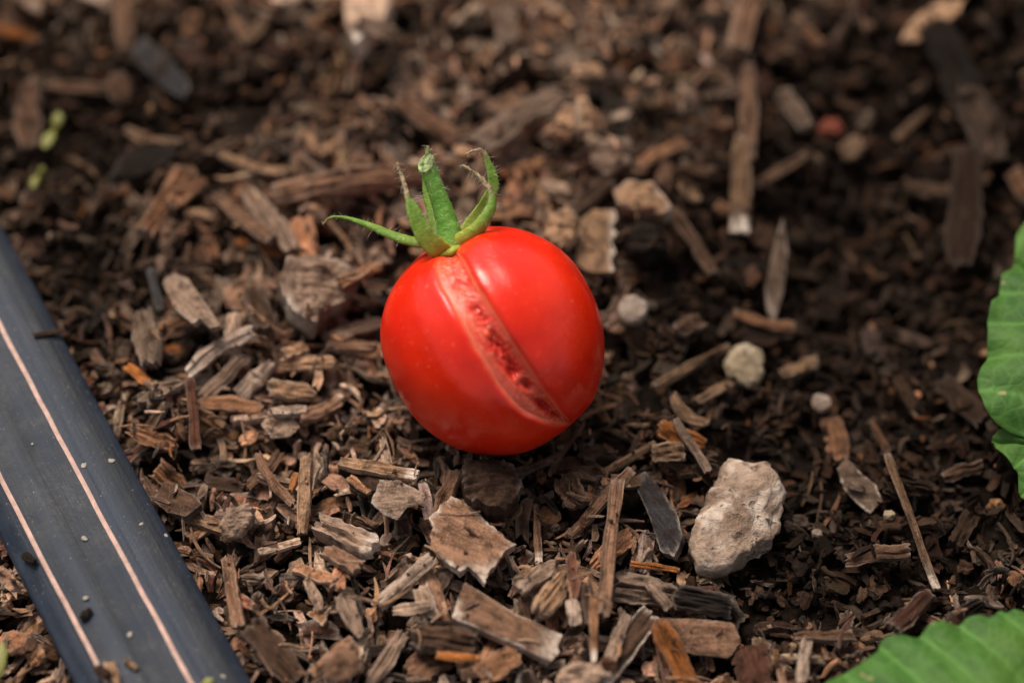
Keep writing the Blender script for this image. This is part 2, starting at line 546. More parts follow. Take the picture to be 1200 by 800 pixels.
def slab_chip(poly, T, seed, na=96, nr=14, jag=0.03, dome=0.25, rough=0.14, grain=0.0):
    """A plate with its own outline (points in metres round their middle)."""
    P = np.asarray(poly, float)
    P = P - P.mean(0)
    Q = np.vstack([P, P[:1]])
    seg = np.r_[0, np.cumsum(np.hypot(*np.diff(Q, axis=0).T))]
    t = np.linspace(0, seg[-1], na, endpoint=False)
    O = np.stack([np.interp(t, seg, Q[:, 0]), np.interp(t, seg, Q[:, 1])], -1)
    if len(P) < 8 and T >= 0.0025:
        jag = max(jag, 0.075)
        for _ in range(5):
            O = 0.25 * np.roll(O, 1, 0) + 0.5 * O + 0.25 * np.roll(O, -1, 0)
    size = np.sqrt((O ** 2).sum(1).mean())
    ang = t / seg[-1] * 2 * math.pi
    k = 1 + jag * (vnoise(xyz(np.cos(ang) * 4, np.sin(ang) * 4, seed)) + 0.8 * vnoise(xyz(np.cos(ang) * 14, np.sin(ang) * 14, seed + 3.0)))
    O = O * k[:, None]
    r = (np.arange(nr) + 1) / nr
    r = r ** 0.8
    pts = O[None] * r[:, None, None]
    def surf(sgn, z0):
        q = pts.reshape(-1, 2)
        f = fbm(xyz(q[:, 0] / size * 2.2, q[:, 1] / size * 2.2, z0 + seed), 4)
        c, s = math.cos(grain), math.sin(grain)
        gy_ = (-q[:, 0] * s + q[:, 1] * c) / size
        gx_ = (q[:, 0] * c + q[:, 1] * s) / size
        f = f + 0.3 * vnoise(xyz(gx_ * 1.1, gy_ * 7, z0 + seed + 40))
        rr = np.repeat(r, na)
        z = sgn * T / 2 * (1 - dome * rr ** 4 + 0 * f) + T * rough * f
        return np.vstack([np.column_stack([q, z]), [[0, 0, sgn * T / 2]]])
    top, und = surf(1, 1.0), surf(-1, 50.0)
    und[:, :2] *= 0.95
    N = nr * na + 1
    f = []
    for i in range(nr - 1):
        for a in range(na):
            b = (a + 1) % na
            f.append((i * na + a, (i + 1) * na + a, (i + 1) * na + b, i * na + b))
            f.append((N + i * na + b, N + (i + 1) * na + b, N + (i + 1) * na + a, N + i * na + a))
    e = (nr - 1) * na
    for a in range(na):
        b = (a + 1) % na
        f.append((N - 1, a, b))
        f.append((2 * N - 1, N + b, N + a))
        f.append((e + b, e + a, N + e + a, N + e + b))
    part_ = np.clip(0.45 + 1.1 * vnoise(xyz(np.cos(ang) * 1.6, np.sin(ang) * 1.6, seed + 8.0)) + 0.5 * vnoise(xyz(np.cos(ang) * 7, np.sin(ang) * 7, seed + 9.0)), 0, 1)
    wid_ = 0.80 + 0.13 * vnoise(xyz(np.cos(ang) * 9, np.sin(ang) * 9, seed + 11.0))
    rim = np.r_[(sstep(wid_[None], 1.02, r[:, None]) * part_[None]).ravel(), 0]
    return top, und, rim, f

# crumbs: a small lumpy icosphere
def ico(sub):
    import bmesh
    bm = bmesh.new()
    bmesh.ops.create_icosphere(bm, subdivisions=sub, radius=1)
    V = np.array([v.co[:] for v in bm.verts])
    Fc = np.array([[v.index for v in f.verts] for f in bm.faces])
    bm.free()
    return V, Fc
ICO1, ICOF1 = ico(2)
ICO3, ICOF3 = ico(5)

class Pile:
    """Collects very many small pieces into one object."""
    def __init__(self):
        self.V, self.F, self.t, self.l, self.p, self.n = [], [], [], [], [], 0
    def add(self, V, F, tint, lp, pale):
        self.V.append(V); self.F.append(F + self.n); self.n += len(V)
        self.t.append(np.repeat(np.asarray(tint)[None], len(V), 0)); self.l.append(lp); self.p.append(pale)
    def build(self, name, mat, label, cat):
        me = new_mesh(name, np.vstack(self.V), np.vstack(self.F), mat,
                      {'tint': np.vstack(self.t), 'lp': np.vstack(self.l), 'pale': np.concatenate(self.p)}, smooth=False)
        o = link(name, me)
        o['kind'] = 'stuff'
        return tag(o, label, cat)

crumbs, bits = Pile(), Pile()
CRUMB_LIB = []
for q in range(24):
    d = ICO1 * (1 + 0.75 * fbm(ICO1 * 1.5 + q * 9.7, 4, 0.65)[:, None])
    d = d * np.array([1, rng.uniform(0.6, 1), rng.uniform(0.5, 0.85)])
    CRUMB_LIB.append(d)
SMALL = [split_chip(1, rng.uniform(0.16, 0.5), rng.uniform(0.07, 0.16), 5, 3, 300 + q, jag=0.28, taper=0.55,
                    bend=rng.uniform(-0.06, 0.06), side=rng.uniform(-0.06, 0.06), fibre=0.45) for q in range(48)]
SMALL += [split_chip(1, rng.uniform(0.55, 0.95), rng.uniform(0.13, 0.3), 4, 4, 500 + q, jag=0.3, taper=0.4, fibre=0.5) for q in range(30)]
FIBRE = [split_chip(1, rng.uniform(0.045, 0.10), rng.uniform(0.03, 0.06), 7, 2, 700 + q, jag=0.1, taper=0.6, bend=rng.uniform(-0.12, 0.12), side=rng.uniform(-0.14, 0.14), fibre=0.3) for q in range(30)]

FINE = [split_chip(1, rng.uniform(0.12, 0.45), rng.uniform(0.08, 0.2), 3, 2, 900 + q, jag=0.3, taper=0.6, bend=rng.uniform(-0.1, 0.1), side=rng.uniform(-0.12, 0.12), fibre=0.5) for q in range(40)]
def rand_xy():
    return rng.uniform(X0 + 0.012, X1 - 0.012), rng.uniform(Y0 + 0.012, Y1 - 0.012)

def jitter(c, a=0.18):
    c = np.array(c) * rng.uniform(1 - a * 1.4, 1 + a * 1.4)
    return c * rng.uniform(1 - a * 0.35, 1 + a * 0.35, 3)

DAMP_SHADE_ONLY = False
def pour_crumbs(count, lo, hi, sink=45):
    for _ in range(count):
        x, y = rand_xy()
        if DAMP_SHADE_ONLY and rng.random() > 0.75 * float(damp_and_shade(x, y)) - 0.15:
            continue
        s = rng.uniform(lo, hi) * rng.uniform(0.7, 1.0)
        d = CRUMB_LIB[rng.integers(len(CRUMB_LIB))] * s
        m = settle(d[d[:, 2] > -0.1 * s], d[d[:, 2] < 0], x, y, rng.uniform(0, 6.28), rng.uniform(-0.4, 0.4), rng.uniform(-0.4, 0.4), sink, 0.6)
        if m is None:
            continue
        w = float(damp_and_shade(x, y))
        r = rng.random()
        c = lerp(np.array((0.075, 0.042, 0.025)), np.array((0.012, 0.008, 0.006)), min(1, w * 0.9 + rng.uniform(0, 0.35)))  # crumbs darken with damp and with the painted shade
        if r > 0.965 - 0.02 * (1 - w):
            c = np.array(TINT['tan' if rng.random() < 0.5 else 'warm']) * lerp(1.0, 0.7, w)
        crumbs.add(d @ m[0].T + m[1], ICOF1, jitter(c), d + rng.uniform(-1, 1, 3), np.zeros(len(d)))

def pick_tint(w):
    k = rng.choice(['brown', 'grey', 'warm', 'dark', 'pale', 'red', 'tan', 'ash', 'black', 'orange'],
                   p=[0.30, 0.14, 0.14, 0.18, 0.045, 0.08, 0.035, 0.03, 0.045, 0.005])
    return k, jitter(TINT[k], 0.15) * min(2.0, math.exp(rng.normal(0, 0.38))) * lerp(1.0, 0.13, w)  # tint darkened for damp wood and painted shade alike

def pour_fibres(count, lo, hi):
    for _ in range(count):
        x, y = rand_xy()
        w = float(damp_and_shade(x, y))
        if rng.random() < 0.85 * w:
            continue
        L = rng.uniform(lo, hi)
        t0, u0, p0 = FIBRE[rng.integers(len(FIBRE))]
        T_, U_ = t0 * L, u0 * L
        m = settle(T_, U_, x, y, rng.uniform(0, 6.28), rng.normal(0, 0.3), rng.normal(0, 0.10), 60, 0.6)
        if m is None:
            continue
        V = np.vstack([T_, U_])
        k = rng.choice(['brown', 'warm', 'tan', 'dark', 'red'], p=[0.35, 0.25, 0.12, 0.18, 0.10])
        bits.add(V @ m[0].T + m[1], FACES[(7, 2)], jitter(TINT[k], 0.25) * lerp(1, 0.35, w), V + rng.uniform(-1, 1, 3), np.r_[p0, p0] * 0.4 * (1 - 0.95 * w))

def pour_fine(count, lo, hi):
    for _ in range(count):
        x, y = rand_xy()
        w = float(damp_and_shade(x, y))
        if rng.random() < 0.45 * (1 - w):
            continue
        L = rng.uniform(lo, hi)
        t0, u0, p0 = FINE[rng.integers(len(FINE))]
        T_, U_ = t0 * L, u0 * L
        m = settle(T_, U_, x, y, rng.uniform(0, 6.28), rng.normal(0, 0.4), rng.normal(0, 0.25), 55, 0.8)
        if m is None:
            continue
        V = np.vstack([T_, U_])
        _, c = pick_tint(w)
        bits.add(V @ m[0].T + m[1], FACES[(3, 2)], c, V + rng.uniform(-1, 1, 3), np.r_[p0, p0] * rng.uniform(0, 0.4) * (1 - 0.95 * w))

def pour_bits(count, lo, hi, sink=62, keep=1.0):
    done = 0
    while done < count:
        x, y = rand_xy()
        done += 1
        w = float(damp_and_shade(x, y))
        if rng.random() < 0.12 * w:
            continue
        L = lo + (hi - lo) * rng.random() ** 1.7
        L *= lerp(1, 0.72, w)
        q = rng.integers(len(SMALL))
        t0, u0, p0 = SMALL[q]
        if q >= 48:
            L *= 0.62
        T_, U_ = t0 * L, u0 * L
        m = settle(T_, U_, x, y, rng.uniform(0, 6.28), rng.normal(0, 0.28), rng.normal(0, 0.16), sink, 0.75)
        if m is None:
            continue
        V = np.vstack([T_, U_])
        _, c = pick_tint(w)
        bits.add(V @ m[0].T + m[1], FACES[(5, 3)] if q < 48 else FACES[(4, 4)], c, V + rng.uniform(-1, 1, 3), np.r_[p0, p0 * 0.6] * rng.uniform(0, 0.8) * (1 - 0.95 * w))

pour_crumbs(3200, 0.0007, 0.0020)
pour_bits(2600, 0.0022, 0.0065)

# ------------------------------------------------------------------ drip tape: where it lies
tape_dir = at(225, 800, 0.005) - at(0, 380, 0.005)
tape_dir = tape_dir / np.linalg.norm(tape_dir)
tape_side = np.array([tape_dir[1], -tape_dir[0], 0.0])
if tape_side[0] < 0:
    tape_side = -tape_side
def off(px, py, z):
    return float((at(px, py, z)).dot(tape_side))
edge_r = (off(0, 265, 0.002) + off(290, 800, 0.002)) / 2
edge_l = (off(0, 625, 0.002) + off(85, 800, 0.002)) / 2
TA, TB = (edge_r - edge_l) / 2, 0.0026
t_mid = (edge_r + edge_l) / 2
su = HX * tape_side[0] + HY * tape_side[1] - t_mid
inside = np.abs(su) < TA * 0.8
TZ = float(np.percentile(H[inside], 96)) + TB * 0.9
half = TB * np.sqrt(np.clip(1 - np.abs(su / TA) ** 3.2, 0, 1))
under = np.abs(su) < TA
CEIL[under] = np.minimum(CEIL[under], (TZ - half)[under])

# ------------------------------------------------------------------ tomato: where it rests
RPX = 130.0
zc = 0.016
for _ in range(6):
    C = at(578, 399, zc)
    depth = (C - CAM).dot(FWD)
    R0 = RPX * depth / FPX
    rr2 = (HX - C[0]) ** 2 + (HY - C[1]) ** 2
    m_ = rr2 < (R0 * 0.9) ** 2
    zc = float((H[m_] + np.sqrt(R0 ** 2 - rr2[m_])).max()) - 0.0036
C = at(578, 399, zc)
depth_c = (C - CAM).dot(FWD)
R0 = RPX * depth_c / FPX
rr2 = (HX - C[0]) ** 2 + (HY - C[1]) ** 2
m_ = rr2 < (R0 * 1.01) ** 2
CEIL[m_] = np.minimum(CEIL[m_], zc - np.sqrt(np.clip((R0 * 1.01) ** 2 - rr2[m_], 0, None)))

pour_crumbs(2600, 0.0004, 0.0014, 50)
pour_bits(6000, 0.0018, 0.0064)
DAMP_SHADE_ONLY = True
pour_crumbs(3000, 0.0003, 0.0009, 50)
DAMP_SHADE_ONLY = False
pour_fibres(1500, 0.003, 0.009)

# ------------------------------------------------------------------ single chips
def chip_object(name, T_, U_, F_, tint, pale, m, label, cat, group=None, sharp=38, grain=0.0):
    V = np.vstack([T_, U_])
    cg, sg = math.cos(grain), math.sin(grain)
    LP = np.column_stack([V[:, 0] * cg + V[:, 1] * sg, V[:, 1] * cg - V[:, 0] * sg, V[:, 2]])
    me = new_mesh(name, V, F_, WOOD, {'tint': np.repeat(np.asarray(tint)[None], len(V), 0),
                                      'lp': LP + rng.uniform(-1, 1, 3), 'pale': pale}, True, sharp)
    o = link(name, me)
    M = Matrix(np.vstack([np.column_stack([m[0], m[1]]), [0, 0, 0, 1]]).tolist())
    o.matrix_world = M
    return tag(o, label, cat, group)

WORDS = {'brown': 'mid brown', 'grey': 'greyish brown', 'warm': 'warm reddish brown', 'dark': 'dark brown', 'pale': 'pale buff',
         'red': 'deep russet', 'tan': 'tan', 'ash': 'ashen grey', 'black': 'nearly black', 'orange': 'bright orange'}
NEAR = [((548, 632), 'ragged bark plate'), ((595, 732), 'rectangular bark plate'), ((865, 600), 'big pitted stone'), ((872, 430), 'cream stone'),
        ((741, 361), 'round pale pebble'), ((697, 290), 'scalloped plate'), ((757, 235), 'tan wood block'), ((865, 230), 'white tipped stick'),
        ((972, 153), 'rust orange bead'), ((1125, 250), 'long dark plank'), ((1095, 28), 'almond shaped chip'), ((1140, 400), 'serrated leaf'),
        ((1070, 610), 'long dry stalk'), ((1000, 545), 'dry leaf'), ((1060, 780), 'lower serrated leaf'), ((818, 748), 'flat warm plank'),
        ((712, 655), 'longest upright stick'), ((735, 762), 'pale rimmed dark chip'), ((520, 750), 'chunky bark block'), ((475, 688), 'light grey splinter'),
        ((405, 630), 'rough barked chunk'), ((357, 582), 'upright tan stick'), ((320, 764), 'dark brown slab'), ((272, 694), 'long stick beside the tape'),
        ((210, 590), 'dark plate by the tape'), ((160, 438), 'bright orange sliver'), ((260, 428), 'whitish arched splinter'), ((340, 460), 'tan oval chip'),
        ((225, 360), 'notched grey plate'), ((370, 345), 'cracked bark lump'), ((315, 258), 'tapering grey splinter'), ((420, 212), 'thick brown stick'),
        ((195, 240), 'long bark strip'), ((60, 155), 'pale green sprout'), ((190, 85), 'slate wood plate'), ((430, 25), 'whitish tipped bark chunk'),
        ((600, 140), 'long dull grey stick'), ((670, 145), 'bright tan nub'), ((592, 30), 'forked grey splinter'), ((445, 565), 'chalky ended splinter'),
        ((300, 20), 'crossing splinters'), ((905, 320), 'pointed grey chip'), ((795, 515), 'orange chip'), ((30, 20), 'buff bark flake'), ((780, 610), 'charcoal plate'),
        ((650, 530), 'tomato underside'), ((878, 40), 'broad brown stick'), ((760, 60), 'upright splinter above the nubs')]

def loose_chips(count):
    made = tries = 0
    while made < count and tries < count * 8:
        tries += 1
        px, py = rng.uniform(0, 1200), rng.uniform(0, 800)
        g = at(px, py)
        x, y = float(g[0]), float(g[1])
        w = float(damp_and_shade(x, y))
        if rng.random() < 0.7 * w:
            continue
        slim = rng.random() < 0.62
        sd1 = rng.normal(0, 0.045)
        if slim:
            L, W = rng.uniform(0.0055, 0.0105), rng.uniform(0.0013, 0.0026)
            T = W * rng.uniform(0.35, 0.7)
            T_, U_, p0 = split_chip(L, W, T, 16, 7, 1000 + tries, jag=0.14, taper=0.5, bend=rng.normal(0, 0.035), side=sd1, fibre=0.32)
            F_ = FACES[(16, 7)]
        else:
            L, W = rng.uniform(0.0042, 0.0070), rng.uniform(0.0026, 0.0044)
            T = rng.uniform(0.0008, 0.0018)
            T_, U_, p0 = split_chip(L, W, T, 12, 10, 1000 + tries, jag=0.16, taper=0.35, bend=rng.normal(0, 0.03), fibre=0.35)
            F_ = FACES[(12, 10)]
        m = settle(T_, U_, x, y, rng.uniform(0, 6.28), rng.normal(0, 0.22), rng.normal(0, 0.12), 70, 0.6)
        if m is None:
            continue
        k, c = pick_tint(w)
        wet = w > 0.5
        where = min(NEAR, key=lambda q: (q[0][0] - px) ** 2 + (q[0][1] - py) ** 2)[1]
        if slim:
            shape = ('bent ' if abs(sd1) > 0.045 else 'straight ') + ('long ' if L > 0.0085 else 'short ') + 'splinter'
        else:
            shape = ('broad ' if W > 0.0035 else 'stubby ') + 'bark chip'
        lab = '%s %s lying near the %s' % (WORDS[k], shape, where)
        chip_object('wood_splinter' if slim else 'bark_chip', T_, U_, F_, c, np.r_[p0, p0 * 0.6] * rng.uniform(0, 0.6) * (1 - 0.9 * w),
                    m, lab, 'splinter' if slim else 'bark chip', lab[lab.index(shape):].replace(' lying', 's lying'))
        made += 1
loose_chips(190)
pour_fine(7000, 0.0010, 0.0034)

def resting(px, py, T):
    z = 0.0
    for _ in range(2):
        g = at(px, py, z)
        i, j = cells(np.array([g[0]]), np.array([g[1]]))
        z = float(H[max(0, i[0] - 5):i[0] + 6, max(0, j[0] - 5):j[0] + 6].mean()) + T
    return z

def stick(x1, y1, x2, y2, w, tint, label, name='wood_splinter', cat='splinter', thick=0.6, bend=0.0, side=0.0, tips=(0, 0),
          taper=0.35, rim=0.32, roll=0.0, rnd=0.35, sink=76, lift=0.0, mul=1.0):
    zr = resting((x1 + x2) / 2, (y1 + y2) / 2, w * 0.122e-3 * thick * 0.7 + lift)
    a, b = at(x1, y1, zr), at(x2, y2, zr)
    mid = (a + b) / 2
    d = b - a
    L = float(np.hypot(d[0], d[1]))
    sc = float((mid - CAM).dot(FWD)) / FPX
    W = w * sc * 1.08
    nx = int(np.clip(L / 0.00035, 14, 60))
    ny = int(np.clip(W / 0.0003, 8, 20))
    sd_ = (x1 * 3 + y1 * 7 + x2) % 971
    T_, U_, p0 = split_chip(L, W, W * thick, nx, ny, sd_, jag=min(0.12, 0.3 * W / L), taper=taper, bend=bend, side=side, fibre=0.26, rnd=rnd, tips=tips)
    m = settle(T_, U_, float(mid[0]), float(mid[1]), math.atan2(d[1], d[0]), roll, 0, sink, 0.35, ceil=False, lift=lift)
    pale = np.maximum(p0 * rim, np.where(p0 > 0.5, p0, 0))
    mul = mul * lerp(1.0, 0.45, float(damp_and_shade(mid[0], mid[1])))  # damp and painted shade darken the stick's colour
    return chip_object(name, T_, U_, FACES[(nx, ny)], np.array(TINT[tint]) * mul, np.r_[pale, pale * 0.7], m, label, cat)

def plate(pts, tint, label, name='bark_chip', cat='bark chip', T=0.0016, rim=0.3, grain=0.0, rough=0.14, dome=0.25, jag=0.03, lift=0.0, mul=1.0, tip=None, sink=76, tilt=0.35):
    zr = resting(*np.mean(pts, 0), T * 0.8 + lift)
    W_ = np.array([at(*p, zr)[:2] for p in pts])
    c = W_.mean(0)
    sd_ = (pts[0][0] * 3 + pts[0][1] * 7) % 977
    T_, U_, r_, F_ = slab_chip(W_, T, sd_, jag=jag, grain=grain, rough=rough, dome=dome)
    m = settle(T_, U_, float(c[0]), float(c[1]), 0, 0, 0, sink, tilt, ceil=False, lift=lift)
    pale = r_ * rim
    if tip is not None:
        a = T_[:, 0] * tip[0] + T_[:, 1] * tip[1]
        a = (a - a.min()) / (a.max() - a.min())
        pale = np.maximum(pale, tip[2] * sstep(0.72, 0.98, a))
    mul = mul * lerp(1.0, 0.45, float(damp_and_shade(c[0], c[1])))  # plate colour takes the same damp and painted shade
    return chip_object(name, T_, U_, F_, np.array(TINT[tint]) * mul, np.r_[pale, pale], m, label, cat, grain=grain)

# -- behind the tomato
plate([(8, -6), (56, -4), (50, 26), (38, 22), (24, 12)], 'pale', 'pale buff bark flake above the thin orange splinter', rim=0.3, mul=0.8)
stick(-6, 39, 43, 46, 14, 'orange', 'orange splinter lying below the pale buff bark flake', mul=0.62)
stick(142, 4, 149, 58, 19, 'brown', 'upright brown stub touching the end of the slate plate')
plate([(150, 60), (168, 40), (202, 72), (226, 108), (218, 124), (196, 110), (172, 84)], 'slate', 'smooth slate grey wood plate with one pointed end', 'wood_plate', 'wood plate', rough=0.05, rim=0.1, mul=1.25)
stick(262, -8, 289, 46, 15, 'brown', 'brown splinter leaning against a short crossing one')
stick(288, 52, 313, 22, 12, 'tan', 'short tan splinter crossing the tip of a brown one', mul=0.6)
stick(37, 98, 34, 172, 27, 'brown', 'broad brown plank fragment beside the pale green sprout', 'wood_plank', 'plank')
stick(54, 106, 124, 108, 12, 'brown', 'thin brown stick running up to a round stub end')
plate([(125, 105), (132, 92), (146, 90), (156, 100), (155, 114), (144, 122), (130, 118)], 'brown', 'round cut stub end with a dark centre', 'twig_stub', 'twig stub', T=0.003, mul=0.75)
stick(146, 150, 214, 182, 13, 'tan', 'crooked tan splinter over the dark curled bark', bend=0.05, side=0.06, mul=0.7)
plate([(124, 212), (140, 186), (172, 172), (206, 176), (212, 188), (180, 202), (150, 206)], 'black', 'dark curled bark piece under the crooked tan splinter', T=0.002, rim=0.1, mul=1.5)
stick(222, 197, 167, 284, 23, 'warm', 'long warm brown bark strip split along its grain', 'bark_strip', 'bark strip', taper=0.6)
stick(242, 222, 202, 262, 15, 'warm', 'short warm brown strip tucked against the long bark strip', 'bark_strip', 'bark strip')
stick(215, 252, 250, 250, 14, 'tan', 'small tan nub lying past the short warm strip', mul=0.75)
stick(255, 172, 340, 214, 12, 'tan', 'curved tan twig ending at the thick brown stick', 'twig', 'twig', thick=0.85, bend=0.05, side=0.03, rnd=0.7, mul=0.8)
stick(318, 224, 520, 200, 27, 'brown', 'thick brown stick lying behind the tomato stem', 'thick_stick', 'stick', thick=0.8, rnd=0.6, sink=82)
stick(282, 212, 348, 306, 22, 'grey', 'grey brown splinter tapering to a thin tail', taper=0.85, mul=0.95)
stick(248, 222, 326, 300, 18, 'brown', 'dark brown splinter parallel to the tapering grey one', mul=0.7)
plate([(402, -8), (462, -8), (452, 26), (430, 44), (420, 60), (408, 40)], 'pale', 'large pale tan bark chunk with a whitish lower tip', 'bark_chunk', 'bark chunk', T=0.005, tip=(0.1, -1, 2.6), mul=1.5, lift=0.002)
stick(422, 66, 465, 78, 20, 'grey', 'blunt grey chunk under the whitish tipped bark', 'bark_chunk', 'bark chunk')
stick(586, -8, 598, 66, 26, 'grey', 'greyish forked splinter pointing to the tomato stem', taper=0.7, mul=0.75)
stick(655, 96, 560, 184, 27, 'grey', 'long dull grey brown stick lying beyond the calyx', 'thick_stick', 'stick', mul=0.7, thick=0.7)
stick(464, 128, 534, 164, 22, 'brown', 'rounded brown bark roll behind the cut stem', 'bark_roll', 'bark roll', thick=0.8, rnd=0.7)
plate([(650, 138), (660, 126), (674, 128), (676, 148), (664, 160), (652, 152)], 'tan', 'bright tan wood nub split in two facets', 'wood_nub', 'wood nub', T=0.004, mul=1.25, rim=0.9)
plate([(672, 132), (686, 130), (692, 146), (688, 166), (676, 166)], 'tan', 'tan wood nub joined to its brighter neighbour', 'wood_nub', 'wood nub', T=0.003, mul=0.8)
stick(676, 78, 682, 122, 15, 'brown', 'short upright brown splinter above the tan nubs')
stick(672, 90, 708, 82, 14, 'tan', 'pale brown splinter end capping the upright one')
plate([(690, 172), (714, 164), (740, 166), (736, 190), (714, 202), (694, 192)], 'grey', 'grey brown bark lump between nubs and tan block', 'bark_chunk', 'bark chunk', T=0.004)
stick(742, 206, 800, 160, 14, 'warm', 'warm brown splinter arched over the tan block', bend=0.06, side=-0.04)
stick(738, 190, 784, 150, 12, 'dark', 'dark brown splinter lying beside the arched one')
plate([(720, 222), (738, 212), (762, 216), (778, 232), (790, 250), (776, 256), (748, 248), (726, 240)], 'tan', 'angular tan wood block with a pale broken end', 'wood_block', 'wood block', T=0.0045, rim=0.6)
stick(672, 250, 716, 214, 17, 'dark', 'dark slanting splinter above the scalloped plate', mul=1.2)
stick(634, 218, 668, 222, 16, 'pale', 'small pale chip showing above the tomato', mul=0.75)
plate([(634, 284), (640, 258), (660, 246), (676, 256), (672, 280), (652, 296)], 'tan', 'rounded tan chunk touching the tomato shoulder', 'wood_chunk', 'wood chunk', T=0.004, mul=0.85)
plate([(674, 300), (680, 264), (694, 252), (720, 251), (722, 261), (714, 268), (722, 278), (715, 288), (721, 300), (714, 310), (719, 322), (694, 325), (674, 318)], 'tan',
      'ridged grey tan plate with a white scalloped edge', 'bark_plate', 'bark plate', T=0.002, rim=0.1, tilt=0.12, tip=(1, -0.05, 0.8), grain=1.57, jag=0.01, mul=0.75, rough=0.1)
plate([(730, 270), (748, 256), (778, 264), (782, 292), (760, 304), (736, 296)], 'black', 'smooth blackish stone lump beside the scalloped plate', 'dark_pebble', 'pebble', T=0.006, mul=1.6, rim=0, dome=0.7)
stick(783, 258, 838, 320, 14, 'brown', 'straight brown splinter slanting away from the tan block', mul=0.9)
stick(796, 226, 818, 242, 13, 'tan', 'stubby yellowish tan chip near the tan block')
stick(838, 244, 852, 252, 15, 'warm', 'little rounded warm brown nub by the white tipped stick', mul=1.3)
stick(884, -8, 858, 78, 27, 'brown', 'broad brown stick above the slim upright one', 'thick_stick', 'stick', mul=0.95)
stick(877, 92, 876, 190, 18, 'brown', 'slim upright brown stick standing over the white tipped one')
stick(868, 180, 864, 278, 21, 'tan', 'tan stick with a bright white lower tip', tips=(0, 1.05), mul=0.7)
stick(915, 104, 945, 154, 18, 'grey', 'short grey stick in the damp soil near orange bead', mul=0.8)
stick(938, 36, 960, 60, 14, 'warm', 'small warm brown nub in the damp shade', mul=0.7)
plate([(1057, 46), (1062, 32), (1080, 18), (1104, 8), (1128, 6), (1122, 20), (1102, 34), (1078, 46)], 'tan', 'yellowish almond shaped wood chip on dark soil', 'wood_chip', 'wood chip', T=0.0015, rim=0.2, mul=2.2)
stick(1096, 40, 1140, 140, 44, 'black', 'wide blackish plank sunk in the damp soil', 'wood_plank', 'plank', thick=0.3, rim=0, mul=1.3)
stick(1124, 126, 1166, 194, 40, 'grey', 'wide grey brown plank end beyond the blackish plank', 'wood_plank', 'plank', thick=0.3, rim=0.1, mul=0.6)
stick(1132, 192, 1124, 316, 34, 'dark', 'long dark plank lying near the serrated leaf', 'wood_plank', 'plank', thick=0.35, rim=0.1, mul=0.95)
stick(1050, 162, 1084, 138, 9, 'tan', 'short tan sliver in the damp soil', mul=0.7)
stick(886, 226, 942, 200, 10, 'brown', 'thin brown splinter below the orange bead', mul=0.8)
stick(1060, 222, 1112, 232, 18, 'brown', 'dim brown chip beside the long dark plank', mul=0.6)
stick(1186, 202, 1206, 240, 18, 'warm', 'rusty chip half hidden past the long dark plank', mul=0.8)
# -- left of the tomato
plate([(190, 326), (204, 317), (222, 328), (240, 358), (263, 398), (252, 402), (238, 384), (230, 390), (206, 364)], 'grey', 'smooth grey brown plate with a notched lower end', 'bark_plate', 'bark plate', rough=0.05, rim=0.25, grain=-0.9, mul=1.15)
stick(166, 364, 180, 432, 26, 'grey', 'rough grey bark chunk beside the notched plate', 'bark_chunk', 'bark chunk', mul=0.75)
stick(176, 322, 190, 364, 9, 'slate', 'thin bluish splinter alongside the notched plate', mul=1.8)
plate([(262, 340), (288, 322), (298, 342), (286, 366), (266, 362)], 'brown', 'crumpled brown flake right of the notched plate')
stick(276, 370, 270, 412, 15, 'pale', 'pale upright chip above the whitish arched splinter', rim=0.8)
stick(292, 338, 312, 388, 26, 'dark', 'dark scaly bark oval beside the pale upright chip', 'bark_scale', 'bark scale', taper=0.6, mul=1.3)
plate([(324, 336), (334, 312), (360, 304), (392, 308), (422, 324), (408, 352), (384, 362), (368, 386), (340, 372)], 'grey', 'big cracked bark lump left of the tomato', 'bark_chunk', 'bark chunk', T=0.006, rim=0.5, rough=0.22, mul=0.95)
stick(398, 352, 446, 318, 14, 'warm', 'reddish splinter pointing at the tomato side')
stick(388, 400, 448, 372, 17, 'grey', 'grey splinter between bark lump and tomato', mul=0.8)
stick(384, 404, 440, 408, 18, 'brown', 'flat brown chip right below the grey splinter', mul=0.8)
stick(221, 448, 300, 406, 17, 'ash', 'whitish arched splinter with weathered grey side', side=-0.07, tips=(0.9, 0.3), rim=0.9)
stick(240, 470, 290, 428, 17, 'grey', 'grey chip lying under the whitish arched splinter', mul=1.05)
stick(222, 446, 230, 524, 12, 'red', 'dark russet stick hanging below the whitish splinter', mul=0.8)
stick(181, 466, 212, 448, 17, 'grey', 'small grey shell shaped chip near orange sliver', taper=0.7)
stick(148, 430, 174, 447, 12, 'orange', 'bright orange sliver near the drip tape', thick=0.4, rim=0.1, mul=1.3)
stick(278, 462, 322, 430, 20, 'ash', 'rough ashen chip left of the tan oval', mul=0.85)
stick(330, 432, 392, 429, 15, 'tan', 'straight tan chip above the tan oval', mul=0.85)
stick(314, 456, 367, 462, 23, 'tan', 'tan oval wood chip with a pale upper rim', 'wood_chip', 'wood chip', taper=0.8, rim=1.0, mul=0.7)
stick(334, 420, 358, 406, 14, 'tan', 'small tan chip above the straight tan chip')
plate([(306, 500), (316, 490), (338, 488), (352, 502), (340, 512), (318, 514)], 'pale', 'pale knobbly flake below the tan oval', rim=0.7, mul=0.8)
stick(318, 486, 360, 480, 13, 'ash', 'light grey splinter capping the knobbly flake')
stick(352, 500, 402, 464, 17, 'brown', 'bent brown splinter with rounded pale end', tips=(0, 0.6), side=0.08)
stick(236, 478, 308, 486, 20, 'warm', 'flat warm brown flake below the whitish splinter', thick=0.3)
